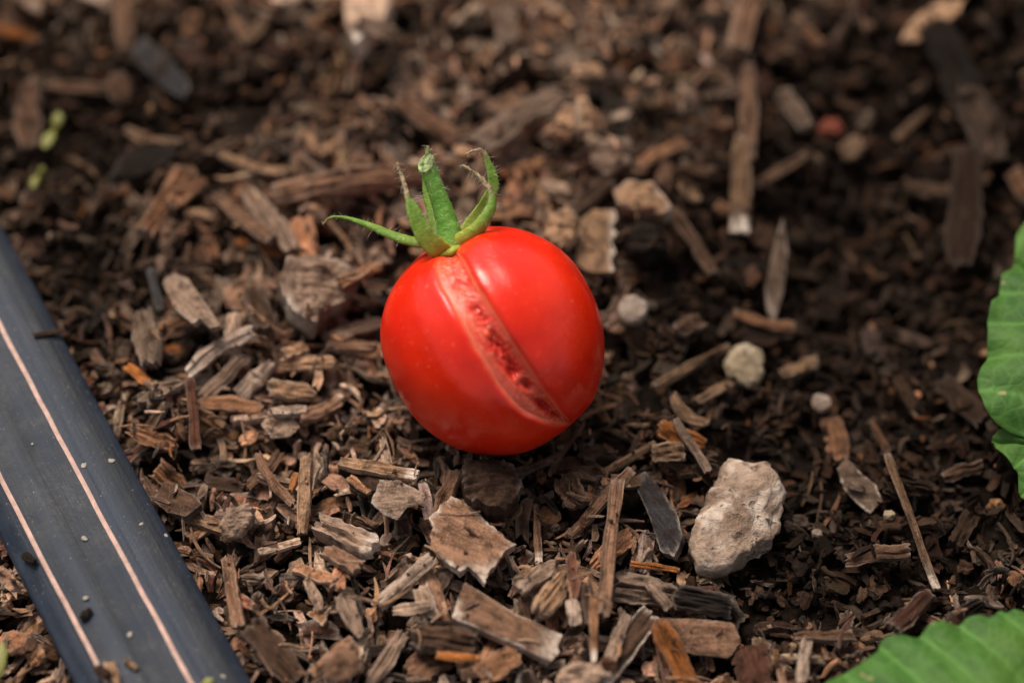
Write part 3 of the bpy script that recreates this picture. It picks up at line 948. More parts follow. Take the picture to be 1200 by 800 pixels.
plate([(180, 586), (192, 562), (232, 588), (240, 602), (222, 616), (198, 606)], 'dark', 'dark brown flat plate against the drip tape', 'bark_plate', 'bark plate', rough=0.06, rim=0.15, mul=1.4, grain=-0.6)
stick(76, 386, 40, 396, 6, 'dark', 'thin dark splinter resting on the tape edge', mul=0.9, lift=0.0042, rim=0.1)
# -- in front, left
stick(362, 538, 352, 626, 14, 'tan', 'upright tan stick with square ends', mul=0.72)
stick(300, 536, 342, 590, 11, 'brown', 'slender brown twig left of the upright tan stick', 'twig', 'twig', bend=0.04, side=0.06, rnd=0.7, thick=0.8)
plate([(258, 612), (270, 596), (296, 590), (298, 606), (282, 626), (262, 626)], 'grey', 'lumpy grey bark piece near the slender twig', T=0.003)
stick(304, 655, 352, 632, 10, 'pale', 'light buff splinter lying level on the mulch', rim=0.8)
stick(264, 650, 282, 738, 16, 'brown', 'long mid brown stick parallel to the tape', mul=1.0)
stick(292, 734, 346, 792, 30, 'dark', 'dark brown slab lying beside the tape', 'wood_slab', 'wood slab', thick=0.35, mul=1.45, rim=0.3)
stick(346, 664, 394, 686, 14, 'warm', 'reddish buff splinter above the small pale one', rim=0.8, mul=1.2)
stick(362, 684, 376, 716, 11, 'pale', 'small pale splinter below the reddish buff one')
stick(372, 612, 440, 648, 27, 'grey', 'rough barked chunk with a pale broken end', 'bark_chunk', 'bark chunk', tips=(0, 0.8), thick=0.8, mul=1.1)
stick(398, 537, 490, 566, 17, 'tan', 'splinter with a chalky white end left of the tomato', tips=(0, 1.05), mul=0.7)
stick(408, 558, 434, 582, 9, 'warm', 'thin rusty splinter under the chalky one', mul=1.1)
plate([(436, 602), (446, 578), (468, 578), (500, 592), (496, 602), (478, 606), (466, 620), (450, 614)], 'grey', 'flat greyish bark flake with an angular outline', rough=0.08, rim=0.5, mul=1.15)
stick(438, 712, 510, 662, 18, 'ash', 'light grey weathered splinter pointing at the bark plate', tips=(0.7, 0), thick=0.45)
stick(492, 690, 506, 726, 22, 'pale', 'pale pinkish chip with crossing lower bar', mul=0.75, rim=0.8)
stick(462, 722, 508, 718, 13, 'pale', 'crossing bar of pale pinkish wood', rim=0.8)
stick(472, 742, 434, 806, 17, 'grey', 'grey stick slanting below the pale crossing bar')
stick(486, 744, 556, 756, 34, 'dark', 'chunky dark brown bark block beside the rectangular plate', 'bark_block', 'bark block', thick=0.7, mul=1.5)
stick(512, 776, 562, 780, 9, 'orange', 'thin orange splinter below the dark block', mul=0.85)
stick(560, 796, 606, 766, 25, 'warm', 'curled warm flake below the rectangular plate', bend=0.08, thick=0.3)
stick(382, 640, 420, 668, 20, 'brown', 'dull brown chip below the rough barked chunk', mul=0.85)
stick(398, 700, 424, 742, 18, 'pale', 'mottled pale brown bark finger', mul=0.65)
plate([(376, 770), (396, 752), (420, 756), (424, 780), (400, 794), (378, 790)], 'brown', 'crumbly brown bark clod near the grey stick', 'bark_chunk', 'bark chunk', T=0.003)
# -- in front, middle
plate([(540, 546), (560, 540), (600, 546), (612, 570), (606, 592), (576, 600), (546, 588)], 'dark', 'dark rough bark clod in the shade below the tomato', 'bark_chunk', 'bark chunk', T=0.005, rim=0.1, rough=0.25, mul=1.1)
stick(510, 620, 534, 560, 18, 'brown', 'brown splinter emerging from under the ragged plate', mul=0.9)
plate([(505, 611), (518, 594), (531, 585), (554, 594), (566, 610), (579, 622), (603, 641), (592, 650), (584, 662), (574, 672), (568, 688), (558, 676), (548, 668), (540, 676), (526, 664), (512, 658), (505, 636)], 'brown',
      'ragged brown bark plate with a pale crumbling rim', 'bark_plate', 'bark plate', T=0.0022, rim=1.0, grain=-0.5, rough=0.16, jag=0.05, lift=0.0006, tip=(0.15, -1, 0.9), mul=1.05)
plate([(529, 730), (535, 708), (543, 687), (572, 704), (603, 722), (632, 733), (658, 744), (652, 758), (655, 764), (645, 777), (622, 766), (600, 757), (566, 744)], 'brown',
      'rectangular weathered bark plate with straight grain', 'bark_plate', 'bark plate', T=0.0026, rim=0.9, grain=-0.52, rough=0.12, jag=0.012, lift=0.0008, tip=(1, -0.3, 0.6), mul=0.75, tilt=0.15)
stick(626, 592, 634, 664, 8, 'brown', 'thin twig with a white lower end', 'twig', 'twig', tips=(0, 1.05), rnd=0.7, thick=0.9)
stick(608, 700, 652, 656, 17, 'grey', 'grey tapering chip under the white ended twig', tips=(0.4, 0), mul=1.1)
stick(630, 722, 664, 674, 25, 'tan', 'tan brown wedge beside the rectangular plate', 'wood_wedge', 'wedge', mul=0.75)
stick(668, 652, 676, 710, 14, 'red', 'dark red brown splinter beside the tan wedge')
stick(666, 716, 676, 742, 14, 'ash', 'bright whitish knob below the red brown splinter', 'wood_nub', 'wood nub', mul=1.7, rim=1.0)
stick(685, 690, 690, 734, 10, 'dark', 'dark thin splinter left of the long upright stick', mul=1.3)
stick(741, 562, 667, 628, 13, 'brown', 'brown stick forming an upside down V with another', sink=88)
stick(722, 578, 704, 736, 16, 'brown', 'longest upright brown stick in front of the tomato', sink=88, lift=0.0008)
stick(768, 524, 706, 564, 9, 'tan', 'thin straight stick slanting off the tomato', 'twig', 'twig', rnd=0.6, thick=0.8, mul=0.65)
plate([(745, 566), (757, 550), (776, 576), (797, 614), (802, 642), (791, 664), (775, 654), (763, 611)], 'slate', 'charcoal grey wood plate leaning near the big stone', 'wood_plate', 'wood plate', T=0.0024, rough=0.05, rim=0.35, mul=0.9, grain=-1.0)
stick(718, 690, 800, 702, 31, 'grey', 'grey end of a dark thick stick before the stone', 'thick_stick', 'stick', mul=0.75, thick=0.8, rnd=0.6)
stick(790, 700, 858, 712, 30, 'black', 'blackened thick stick running under the big stone', 'thick_stick', 'stick', mul=1.4, thick=0.7, rnd=0.6)
stick(738, 664, 796, 672, 7, 'orange', 'orange sliver under the charcoal plate', mul=0.75)
stick(758, 690, 784, 716, 12, 'grey', 'small grey chip laid across the grey stick end')
plate([(768, 728), (812, 727), (858, 731), (869, 752), (852, 769), (815, 766), (784, 758)], 'brown', 'wide flat warm brown plank in front of the stone', 'wood_plank', 'plank', rough=0.08, rim=0.3, T=0.0022)
stick(768, 738, 812, 808, 26, 'orange', 'orange brown chip with dark splits', 'wood_chip', 'wood chip', mul=0.5, thick=0.4, rim=0.2)
stick(764, 722, 702, 806, 27, 'dark', 'dark elongated chip outlined by a pale rim', 'wood_chip', 'wood chip', mul=1.3, rim=1.5, thick=0.45, lift=0.0005)
stick(693, 694, 697, 782, 8, 'warm', 'slender reddish stick with a white foot', tips=(0, 1.05))
stick(736, 716, 712, 776, 14, 'grey', 'narrow grey brown chip beside the white footed stick')
plate([(652, 790), (672, 778), (700, 780), (712, 794), (690, 808), (660, 808)], 'pale', 'pale crumbly lump near the rimmed dark chip', 'bark_chunk', 'bark chunk', T=0.003, rough=0.25, mul=0.8)
stick(872, 766, 892, 812, 38, 'red', 'dark red brown slab in front of the flat plank', 'wood_slab', 'wood slab', thick=0.35, rim=0.05, mul=0.7)
stick(948, 748, 934, 806, 13, 'ash', 'pale grey upright splinter near the lower leaf', mul=1.1)
# -- right of the tomato
stick(762, 466, 858, 391, 11, 'tan', 'long thin stick slanting beside the cream stone', 'twig', 'twig', mul=0.65, rnd=0.6, thick=0.7)
stick(814, 476, 858, 448, 10, 'tan', 'short thin stick below the cream stone', mul=0.8)
stick(783, 474, 826, 500, 14, 'tan', 'curled tan bark shaving under the short stick', 'bark_shaving', 'shaving', side=0.16, bend=0.08, mul=0.8)
stick(768, 504, 826, 520, 21, 'orange', 'orange chip under the slanting grey splinter', mul=0.62, rim=0.2)
stick(790, 500, 830, 556, 10, 'grey', 'grey splinter slanting across the orange chip', lift=0.0006)
stick(764, 534, 802, 532, 20, 'tan', 'dull tan chip below the orange one', mul=0.65)
plate([(900, 360), (896, 336), (904, 300), (914, 266), (921, 300), (918, 340), (908, 372)], 'grey', 'upright pointed grey chip on the damp soil', 'wood_chip', 'wood chip', T=0.0022, rim=0.35, grain=1.5, tip=(0, -1, 0.3), mul=0.95)
stick(858, 372, 932, 382, 11, 'warm', 'crooked reddish splinter at the pointed chip foot', mul=1.3, side=0.05)
stick(914, 440, 958, 430, 15, 'tan', 'light tan chip right of the cream stone', mul=0.85)
stick(790, 396, 822, 376, 20, 'brown', 'dull brown chip beyond the thin slanting stick', mul=0.7)
stick(1022, 492, 1042, 532, 9, 'warm', 'short upper piece of the broken long stalk', 'dry_stalk', 'stalk', rnd=0.7, thick=0.9, mul=0.8)
stick(1040, 534, 1096, 694, 9, 'tan', 'long dry stalk lying on the damp soil', 'dry_stalk', 'stalk', rnd=0.7, thick=0.9, mul=0.75, taper=0.1, tips=(0, 0.6), sink=90)
stick(974, 486, 986, 548, 26, 'warm', 'rust brown dry leaf fragment above its paler half', 'dry_leaf', 'dry leaf', thick=0.15, bend=0.06, mul=1.0, taper=0.5, rim=0.1)
plate([(980, 552), (990, 540), (1006, 556), (1026, 572), (1034, 590), (1020, 602), (1004, 590), (988, 574)], 'grey', 'greyish dry leaf fragment with a pale edge', 'dry_leaf', 'dry leaf', T=0.0006, rough=0.3, rim=0.7, mul=0.95)
stick(992, 652, 1066, 642, 20, 'brown', 'thick brown bark stick beside the dry stalk', 'bark_strip', 'bark strip', mul=0.8)
stick(1092, 690, 1046, 740, 20, 'red', 'dark russet stick just beyond the lower leaf', mul=0.6)
stick(930, 752, 1000, 744, 14, 'brown', 'dim brown splinter near the lower leaf', mul=0.8)
stick(1104, 442, 1152, 502, 24, 'dark', 'dim dark plank end beside the serrated leaf', 'wood_plank', 'plank', thick=0.35, mul=0.9, rim=0.1)
stick(994, 566, 1012, 574, 10, 'grey', 'tiny grey chip by the dry leaf')
stick(1104, 560, 1150, 546, 16, 'brown', 'dull brown chip between leaf and stalk', mul=0.6)

pour_fine(900, 0.0009, 0.0028)
pour_fibres(500, 0.002, 0.006)
pour_crumbs(1200, 0.00018, 0.0004, 55)
crumbs.build('soil_crumbs', CRUMB, 'dark crumbly soil grains between the wood chips', 'soil')
bits.build('mulch_fragments', WOOD, 'brown shredded bark and wood mulch covering the soil', 'mulch')

# ------------------------------------------------------------------ stones
def stone(pts, T, mat, label, name='stone', cat='stone', cuts=9, seed=1, lump=0.10, bury=0.28):
    zr = resting(*np.mean(pts, 0), T * (0.5 - bury * 0.5))
    W_ = np.array([at(*p, zr)[:2] for p in pts])
    c = W_.mean(0)
    P = W_ - c
    ang = np.arctan2(P[:, 1], P[:, 0])
    o = np.argsort(ang)
    ang, rad = ang[o], np.hypot(P[:, 0], P[:, 1])[o]
    d = ICO3
    a = np.arctan2(d[:, 1], d[:, 0])
    r = np.interp(a, np.r_[ang - 2 * math.pi, ang, ang + 2 * math.pi], np.r_[rad, rad, rad])
    hor = np.hypot(d[:, 0], d[:, 1])
    k = np.minimum(hor, 1) ** 0.42
    V = np.stack([np.cos(a) * r * k, np.sin(a) * r * k, np.sign(d[:, 2]) * np.abs(d[:, 2]) ** 0.8 * T / 2], -1)
    size = rad.mean()
    srng = np.random.default_rng(seed)
    for _ in range(cuts):                        # broken facets
        nv = srng.normal(0, 1, 3) * np.array([1, 1, 0.9])
        nv /= np.linalg.norm(nv)
        h = V @ nv
        lim = np.percentile(h, srng.uniform(88, 97))
        V = V - np.maximum(h - lim, 0)[:, None] * nv * 0.85
    nrm = V / (np.linalg.norm(V, axis=1)[:, None] + 1e-9)
    f = fbm(V / size * 1.9 + seed * 5.1, 4)
    ridge = np.abs(vnoise(V / size * 3.2 + seed * 2.0))
    fine_ = fbm(V / size * 9 + seed, 3)
    V = V + nrm * (size * (lump * f - lump * 0.9 * ridge + 0.06 * fine_))[:, None]
    m = settle(V[V[:, 2] > 0], V[V[:, 2] < 0], float(c[0]), float(c[1]), 0, 0, 0, 88, 0.25, ceil=False, lift=-T * bury)
    me = new_mesh(name, V, ICOF3, mat, {'lp': V + rng.uniform(-1, 1, 3)}, True)
    ob = link(name, me)
    ob.matrix_world = Matrix(np.vstack([np.column_stack([m[0], m[1]]), [0, 0, 0, 1]]).tolist())
    return tag(ob, label, cat)

ROCK = make_stone('pale_rock', (0.37, 0.262, 0.195), (0.19, 0.122, 0.083), (0.58, 0.465, 0.38))
CREAM = make_stone('cream_rock', (0.31, 0.235, 0.15), (0.17, 0.12, 0.075), (0.44, 0.36, 0.26))
CHALK = make_stone('chalky_rock', (0.27, 0.20, 0.155), (0.17, 0.12, 0.09), (0.36, 0.285, 0.235))
stone([(855, 530), (872, 527), (889, 525), (906, 534), (922, 558), (919, 590), (909, 626), (881, 650), (866, 669), (844, 678), (817, 674), (807, 650), (808, 629), (825, 597), (836, 571), (844, 545)],
      0.0072, ROCK, 'big pale pinkish pitted stone, largest stone on the bed', seed=3, lump=0.13, cuts=14, bury=0.12)
stone([(853, 412), (872, 405), (891, 406), (892, 430), (886, 452), (868, 457), (856, 446)], 0.0042, CREAM, 'squarish cream stone beside the slanting thin sticks', seed=5, lump=0.12)
stone([(724, 362), (728, 350), (744, 345), (758, 349), (759, 362), (746, 376), (730, 376)], 0.0026, CHALK, 'smooth round pale pebble right of the tomato', 'pebble', 'pebble', seed=8, lump=0.07, bury=0.35)
stone([(949, 472), (962, 464), (973, 472), (970, 482), (955, 484)], 0.0018, CHALK, 'tiny whitish pebble beyond the big stone', 'pebble', 'pebble', seed=9, lump=0.16, bury=0.45)
stone([(1036, 601), (1042, 597), (1049, 602), (1046, 610), (1038, 609)], 0.0016, CREAM, 'tiny glinting cream grit by the dry stalk', 'pebble', 'pebble', seed=12, lump=0.2, bury=0.55)
stone([(952, 620), (958, 618), (964, 624), (961, 631), (954, 629)], 0.0012, CHALK, 'tiny white grit between the big stone and stalk', 'pebble', 'pebble', seed=13, lump=0.2, bury=0.55)
BEAD = make_plain('rust_orange', (0.115, 0.025, 0.011), 0.9, 0.3, 500)
stone([(960, 148), (966, 140), (978, 141), (986, 150), (982, 165), (968, 166), (959, 160)], 0.0030, BEAD, 'rounded rust orange bead on the damp soil', 'clay_bead', 'bead', seed=20, lump=0.32, cuts=12, bury=0.4)
TANB = make_plain('tan_bead', (0.11, 0.062, 0.034), 0.8, 0.3, 500)
stone([(982, 170), (1000, 160), (1014, 166), (1012, 178), (994, 186)], 0.0032, TANB, 'brownish bead touching the rust orange bead', 'clay_bead', 'bead', seed=21, lump=0.32, cuts=12, bury=0.4)

# ------------------------------------------------------------------ drip tape
def tape_section(nseg=72):
    a = np.linspace(0, 2 * math.pi, nseg, endpoint=False)
    c, s = np.cos(a), np.sin(a)
    x = TA * np.sign(c) * np.abs(c) ** (2 / 2.6)
    z = TB * np.sign(s) * np.abs(s) ** (2 / 2.2)
    z = z + 0.00014 * np.sin(x / TA * 7.0) * (z > 0)
    return x, z

def sheet(o, z):
    return t_mid + o, z
root_pt = tape_side * t_mid
tape = thing('drip_tape', (float(root_pt[0]), float(root_pt[1]), TZ - TB), 'black flat drip irrigation tape with two pink stripes', 'drip tape')
ROLL = math.radians(2.0)
def tape_xyz(s, o, z):
    """s along the tape, o across, z above its middle."""
    oo, zz = o * math.cos(ROLL) - z * math.sin(ROLL), o * math.sin(ROLL) + z * math.cos(ROLL)
    p = tape_dir[None] * s[:, None] + tape_side[None] * oo[:, None]
    wob = 0.0005 * vnoise(xyz(s * 18, 0.5, 0.5)) * (np.abs(s) < 0.3)
    p = p + tape_side[None] * wob[:, None]
    p[:, 2] = zz + TB + 0.0003 * vnoise(xyz(s * 25, 7.5, 0.5))
    return p
srow = np.concatenate([np.linspace(-1.2, -0.2, 8)[:-1], np.linspace(-0.2, 0.2, 240), np.linspace(0.2, 1.2, 8)[1:]])
sx_, sz_ = tape_section()
ns = len(sx_)
S, O_ = np.meshgrid(srow, np.arange(ns), indexing='ij')
oo = sx_[O_.ravel()]
zz = sz_[O_.ravel()] * (1 + 0.05 * vnoise(xyz(S.ravel() * 40, oo * 120, 2.0)))
V = tape_xyz(S.ravel(), oo, zz)
i = np.arange(len(srow) * ns).reshape(len(srow), ns)
F = np.stack([i[:-1], i[1:], np.roll(i, -1, 1)[1:], np.roll(i, -1, 1)[:-1]], -1).reshape(-1, 4)
link('tube', new_mesh('tube', V, F, TAPE, {'lp': np.column_stack([S.ravel(), oo, zz])}), tape)

def top_z(o):
    return TB * np.clip(1 - np.abs(o / TA) ** 2.6, 0, 1) ** (1 / 2.2) + 0.00014 * np.sin(o / TA * 7.0)
for a_, b_ in (((0, 380), (225, 800)), ((0, 555), (122, 790))):
    o1 = off(*a_, TZ + TB * 0.8) - t_mid
    o2 = off(*b_, TZ + TB * 0.8) - t_mid
    oc = (o1 + o2) / 2
    ws = np.linspace(-0.00031, 0.00031, 7)
    S, O_ = np.meshgrid(srow, ws, indexing='ij')
    o_ = (oc + O_ + 0.00006 * vnoise(xyz(S * 300, 3.0, oc * 1000))).ravel()
    hgt = top_z(o_) * (1 + 0.05 * vnoise(xyz(S.ravel() * 40, o_ * 120, 2.0))) + 0.00016 * (1 - (O_.ravel() / 0.00048) ** 4)
    V = tape_xyz(S.ravel(), o_, hgt)
    i = np.arange(V.shape[0]).reshape(len(srow), 7)
    F = np.stack([i[:-1, :-1], i[:-1, 1:], i[1:, 1:], i[1:, :-1]], -1).reshape(-1, 4)
    link('stripe', new_mesh('stripe', V, F, STRIPE), tape)
# height map over the tape, for the grit on it
strip = np.abs(su) < TA * 0.96
H[strip] = (TZ + top_z(su))[strip]
GRIT = make_plain('pale_grit', (0.30, 0.27, 0.22), 0.8, 0.4, 900)
gV = CRUMB_LIB[3]
for q, (px, py, r) in enumerate([(130, 537, 5), (98, 545, 4.5), (99, 631, 4.5), (165, 611, 4), (193, 622, 3), (100, 700, 4), (152, 743, 4), (261, 790, 4), (38, 520, 2)]):
    g = at(px, py, TZ + TB)
    d = CRUMB_LIB[q % 24] * np.array([1, 1, 0.5]) * r * 0.1e-3
    m = settle(d[d[:, 2] > 0], d[d[:, 2] < 0], float(g[0]), float(g[1]), q * 1.3, ceil=False, sink=60)
    o = link('sand_grain', new_mesh('sand_grain', d @ m[0].T, ICOF1, GRIT), loc=m[1])
    tag(o, 'tiny pale sand grain stuck on the black drip tape', 'sand grain', 'sand grains on the drip tape')
stick(94, 724, 107, 713, 8, 'black', 'dark bark crumb on the tape against a pink stripe', 'bark_crumb', 'bark crumb', rim=0, mul=1.3, sink=90)
stick(128, 775, 138, 802, 12, 'tan', 'tan splinter lying on the drip tape', mul=0.7, sink=90)
stick(112, 782, 128, 794, 11, 'dark', 'dark soil coated chip on the tape beside tan splinter', mul=0.8, rim=0, sink=90)
stick(146, 772, 160, 782, 7, 'tan', 'small gritty tan speck on the drip tape', 'bark_crumb', 'bark crumb', mul=0.5, sink=90)
stick(28, 650, 42, 660, 9, 'black', 'blackish soil clod at the tape shoulder', 'soil_clod', 'soil clod', rim=0, sink=90)

# ------------------------------------------------------------------ tomato
VIEW = -FWD
tx, ty = -0.42, 0.907
pa = math.radians(72)
AX = math.cos(pa) * VIEW + math.sin(pa) * (tx * RIGHT + ty * UP)
AX /= np.linalg.norm(AX)
E1 = VIEW - AX * VIEW.dot(AX)
E1 /= np.linalg.norm(E1)
E2 = np.cross(AX, E1)
FRAME = np.stack([E1, E2, AX], 1)      # local -> world

def on_fruit(px, py):
    d = ray(px, py)
    d = d / np.linalg.norm(d)
    oc = CAM - C
    b = oc.dot(d)
    disc = b * b - (oc.dot(oc) - R0 * R0)
    t = -b - math.sqrt(max(disc, 0))
    p = (CAM + d * t - C) @ FRAME
    th = math.acos(np.clip(p[2] / np.linalg.norm(p), -1, 1))
    return th, math.atan2(p[1], p[0])

left_px = [(513, 303), (517, 318), (524, 340), (534, 362), (546, 386), (560, 408), (576, 430), (590, 450), (606, 470), (628, 487), (652, 497), (672, 500)]
right_px = [(538, 299), (547, 318), (558, 335), (570, 354), (582, 374), (594, 394), (606, 412), (617, 428), (628, 448), (644, 468), (660, 484), (672, 498)]
Lp = np.array([on_fruit(*p) for p in left_px])
Rp = np.array([on_fruit(*p) for p in right_px])
def mono(A):
    o = np.argsort(A[:, 0])
    return A[o]
Lp, Rp = mono(Lp), mono(Rp)
TH_A = max(Lp[0, 0], Rp[0, 0])
TH_B = min(Lp[-1, 0], Rp[-1, 0])
pl = np.polyfit(Lp[:, 0], Lp[:, 1], 4)
pr = np.polyfit(Rp[:, 0], Rp[:, 1], 4)

rows = np.unique(np.concatenate([np.linspace(0.004, TH_A, 50), np.linspace(TH_A, TH_B, 230), np.linspace(TH_B, math.pi - 0.004, 80)]))
NIN, NOUT = 40, 300
th = rows[:, None]
thc = np.clip(rows, TH_A * 0.6, TH_B)
phiL, phiR = np.polyval(pl, thc), np.polyval(pr, thc)
sgn = 1.0 if np.median(phiR - phiL) > 0 else -1.0
mid = (phiL + phiR) / 2
hw = np.abs(phiR - phiL) / 2
endf = sstep(TH_B + 0.02, TH_B - 0.10, rows)
hw = np.clip(hw * 1.0, 0.0, 0.75) * endf + 0.010
hw += 0.006 * fbm(xyz(rows * 9, 0.0, 3.0), 2) * endf
hw *= 0.12 + 0.88 * sstep(TH_B + 0.01, TH_A + (TH_B - TH_A) * 0.72, rows) ** 0.8
hw = np.maximum(hw, 0.006)
tin = np.linspace(-1, 1, NIN + 1)
tout = np.linspace(0, 1, NOUT + 1)
tout = tout - 0.138 * np.sin(2 * math.pi * tout)      # closer columns next to the crack
hw_, mid_ = hw[:, None], mid[:, None]
wob = 0.010 * vnoise(xyz(rows[:, None] * 8 + 0 * tin[None], np.sign(tin)[None] * 2.0 + 0 * rows[:, None], 1.0)) * np.abs(tin)[None] ** 3 * endf[:, None]
phi_in = mid_ + sgn * (tin[None] * hw_) + wob
pr0, pl0 = phi_in[:, -1:], phi_in[:, :1]
phi_out = pr0 + sgn * (2 * math.pi - sgn * (pr0 - pl0)) * tout[None]

def base_r(th_, ph_):
    r = R0 * (1 + 0.010 * np.cos(2 * th_))
    r = r + R0 * 0.022 * np.exp(-((math.pi - th_) / 0.65) ** 2)
    r = r - R0 * 0.10 * np.exp(-(th_ / 0.20) ** 2)                     # dip under the calyx
    r = r + R0 * 0.007 * np.cos(3 * ph_ + 1.0) * np.sin(th_) ** 2 + R0 * 0.004 * np.cos(5 * ph_ + 2) * np.sin(th_)
    p = xyz(np.sin(th_) * np.cos(ph_), np.sin(th_) * np.sin(ph_), np.cos(th_))
    r = r + R0 * 0.024 * (1 - np.cos(4 * th_)) / 2 * sstep(0.15, 0.5, th_)
    return r + R0 * 0.014 * fbm(p * 2.3 + 4.0, 2)

along = (rows - TH_A) / (TH_B - TH_A)
open_ = sstep(-0.25, 0.06, along) * sstep(1.02, 0.82, along)
# skin
dr = np.maximum(0, (phi_out - pr0) * sgn) * np.sin(th) * R0
dl = np.maximum(0, (2 * math.pi - sgn * (pr0 - pl0)) - (phi_out - pr0) * sgn) * np.sin(th) * R0
r_out = base_r(th, phi_out)
op = open_[:, None]
lip_r = 0.00022 * np.exp(-((dr - 0.0013) / 0.0012) ** 2) - 0.00068 * np.exp(-(dr / 0.00036) ** 2)
lip_l = 0.00014 * np.exp(-((dl - 0.0011) / 0.0010) ** 2) - 0.00054 * np.exp(-(dl / 0.00036) ** 2)
r_out = r_out + op * (lip_r + lip_l)
r_out = r_out + op * (0.00040 * np.exp(-((dr - 0.0045) / 0.0026) ** 2) + 0.00025 * np.exp(-((dl - 0.0042) / 0.0026) ** 2))
lipc = op * np.maximum(np.exp(-(dl / 0.00035) ** 2), 0.8 * np.exp(-(dr / 0.0003) ** 2))
shoulder = np.exp(-((th + 0 * phi_out) / 0.26) ** 2)
# flesh floor of the crack
T2, A2 = np.meshgrid(tin, along, indexing='xy')
r_in = base_r(th, phi_in)
s_mm = A2 * 30.0
w_mm = (hw[:, None] * np.sin(th) * R0 * 1000) * T2
prof = np.where(T2 < 0.3, sstep(-1.05, 0.25, T2) ** 0.9, (1 - np.clip((T2 - 0.3) / 0.7, 0, 1) ** 3.5))
n1 = fbm(xyz(s_mm * 0.9, w_mm * 1.3, 1.0), 4)
n2 = fbm(xyz(s_mm * 2.6, w_mm * 2.6, 5.0), 3)
pit = np.zeros_like(T2)
for a0, t0, la, lt, dep in ((0.30, 0.05, 0.085, 0.42, 0.75), (0.43, 0.16, 0.10, 0.40, 1.0), (0.535, 0.10, 0.075, 0.42, 1.2), (0.60, 0.02, 0.03, 0.30, 0.6),
                            (0.635, 0.36, 0.030, 0.30, 1.3), (0.775, 0.12, 0.050, 0.40, 1.25), (0.86, 0.0, 0.03, 0.35, 0.7), (0.135, 0.1, 0.03, 0.45, 0.5)):
    q = ((A2 - a0) / la) ** 2 + ((T2 - t0 + 0.18 * n1) / lt) ** 2
    pit = np.maximum(pit, dep * np.exp(-q ** 1.6))
edge_drop = 0.00058 * np.where(T2 > 0, 1, 0) + 0.00048 * np.where(T2 <= 0, 1, 0)
depth_in = op * (edge_drop + prof * (0.00055 + 0.00030 * (n1 + 0.1) + 0.00012 * n2 + 0.00085 * np.clip(pit * (1 + 0.5 * n1 + 0.3 * n2), 0, 1.6)))
r_in = r_in - depth_in
pitc = np.clip(pit * (1 + 0.7 * n1 + 0.6 * n2), 0, 1) * op
rim_top = 0.55 * sstep(0.32, 0.05, A2) * (0.6 + 0.6 * n1)
rimc = np.maximum(rim_top * op, np.where(T2 < 0, 0.85 * sstep(-0.35, -0.9, T2), 0.7 * sstep(0.72, 1.0, T2)) * op)

def sph(r, t, p):
    return np.stack([r * np.sin(t) * np.cos(p), r * np.sin(t) * np.sin(p), r * np.cos(t)], -1)

def quad_grid(a, b, flip):
    i = np.arange(a * b).reshape(a, b)
    F = np.stack([i[:-1, :-1], i[1:, :-1], i[1:, 1:], i[:-1, 1:]], -1).reshape(-1, 4)
    return F[:, ::-1] if flip else F

tomato = thing('tomato', tuple(map(float, C - np.array([0, 0, R0]))), 'ripe red tomato with a long split crack and green stem', 'tomato')
def to_tomato(P):
    return P + np.array([0, 0, R0])
nr_, no_ = r_out.shape
Vo = sph(r_out, th + 0 * phi_out, phi_out).reshape(-1, 3) @ FRAME.T
flip = sgn < 0
link('skin', new_mesh('skin', to_tomato(Vo), quad_grid(nr_, no_, flip), SKIN, {'lip': lipc.ravel(), 'shoulder': shoulder.ravel()}), tomato)
Vi = sph(r_in, th + 0 * phi_in, phi_in).reshape(-1, 3) @ FRAME.T
crack = link('crack', new_mesh('crack', to_tomato(Vi), quad_grid(nr_, NIN + 1, flip), FLESH,
             {'pit': pitc.ravel(), 'rim': rimc.ravel(), 'lp': np.stack([A2 * 0.03, w_mm * 1e-3, 0 * A2], -1).reshape(-1, 3)}), tomato)
crack['label'] = 'long pale pink split showing wet red flesh'

BASE = C + AX * R0 * 0.915           # where the stem meets the fruit
def cpt(px, py, dd):
    """A point dd metres nearer (-) or farther (+) than the middle of the fruit."""
    return deep(px, py, depth_c + dd)

def spline(P, n):
    P = np.asarray(P, float)
    t = np.r_[0, np.cumsum(np.linalg.norm(np.diff(P, axis=0), axis=1))]
    t /= t[-1]
    u = np.linspace(0, 1, n)
    Q = np.vstack([2 * P[0] - P[1], P, 2 * P[-1] - P[-2]])
    out_ = []
    for x in u:
        k = min(max(int(np.searchsorted(t, x, side='right')) - 1, 0), len(P) - 2)
        f = (x - t[k]) / (t[k + 1] - t[k])
        p0, p1, p2, p3 = Q[k], Q[k + 1], Q[k + 2], Q[k + 3]
        out_.append(0.5 * ((2 * p1) + (-p0 + p2) * f + (2 * p0 - 5 * p1 + 4 * p2 - p3) * f * f + (-p0 + 3 * p1 - 3 * p2 + p3) * f ** 3))
    return np.array(out_)

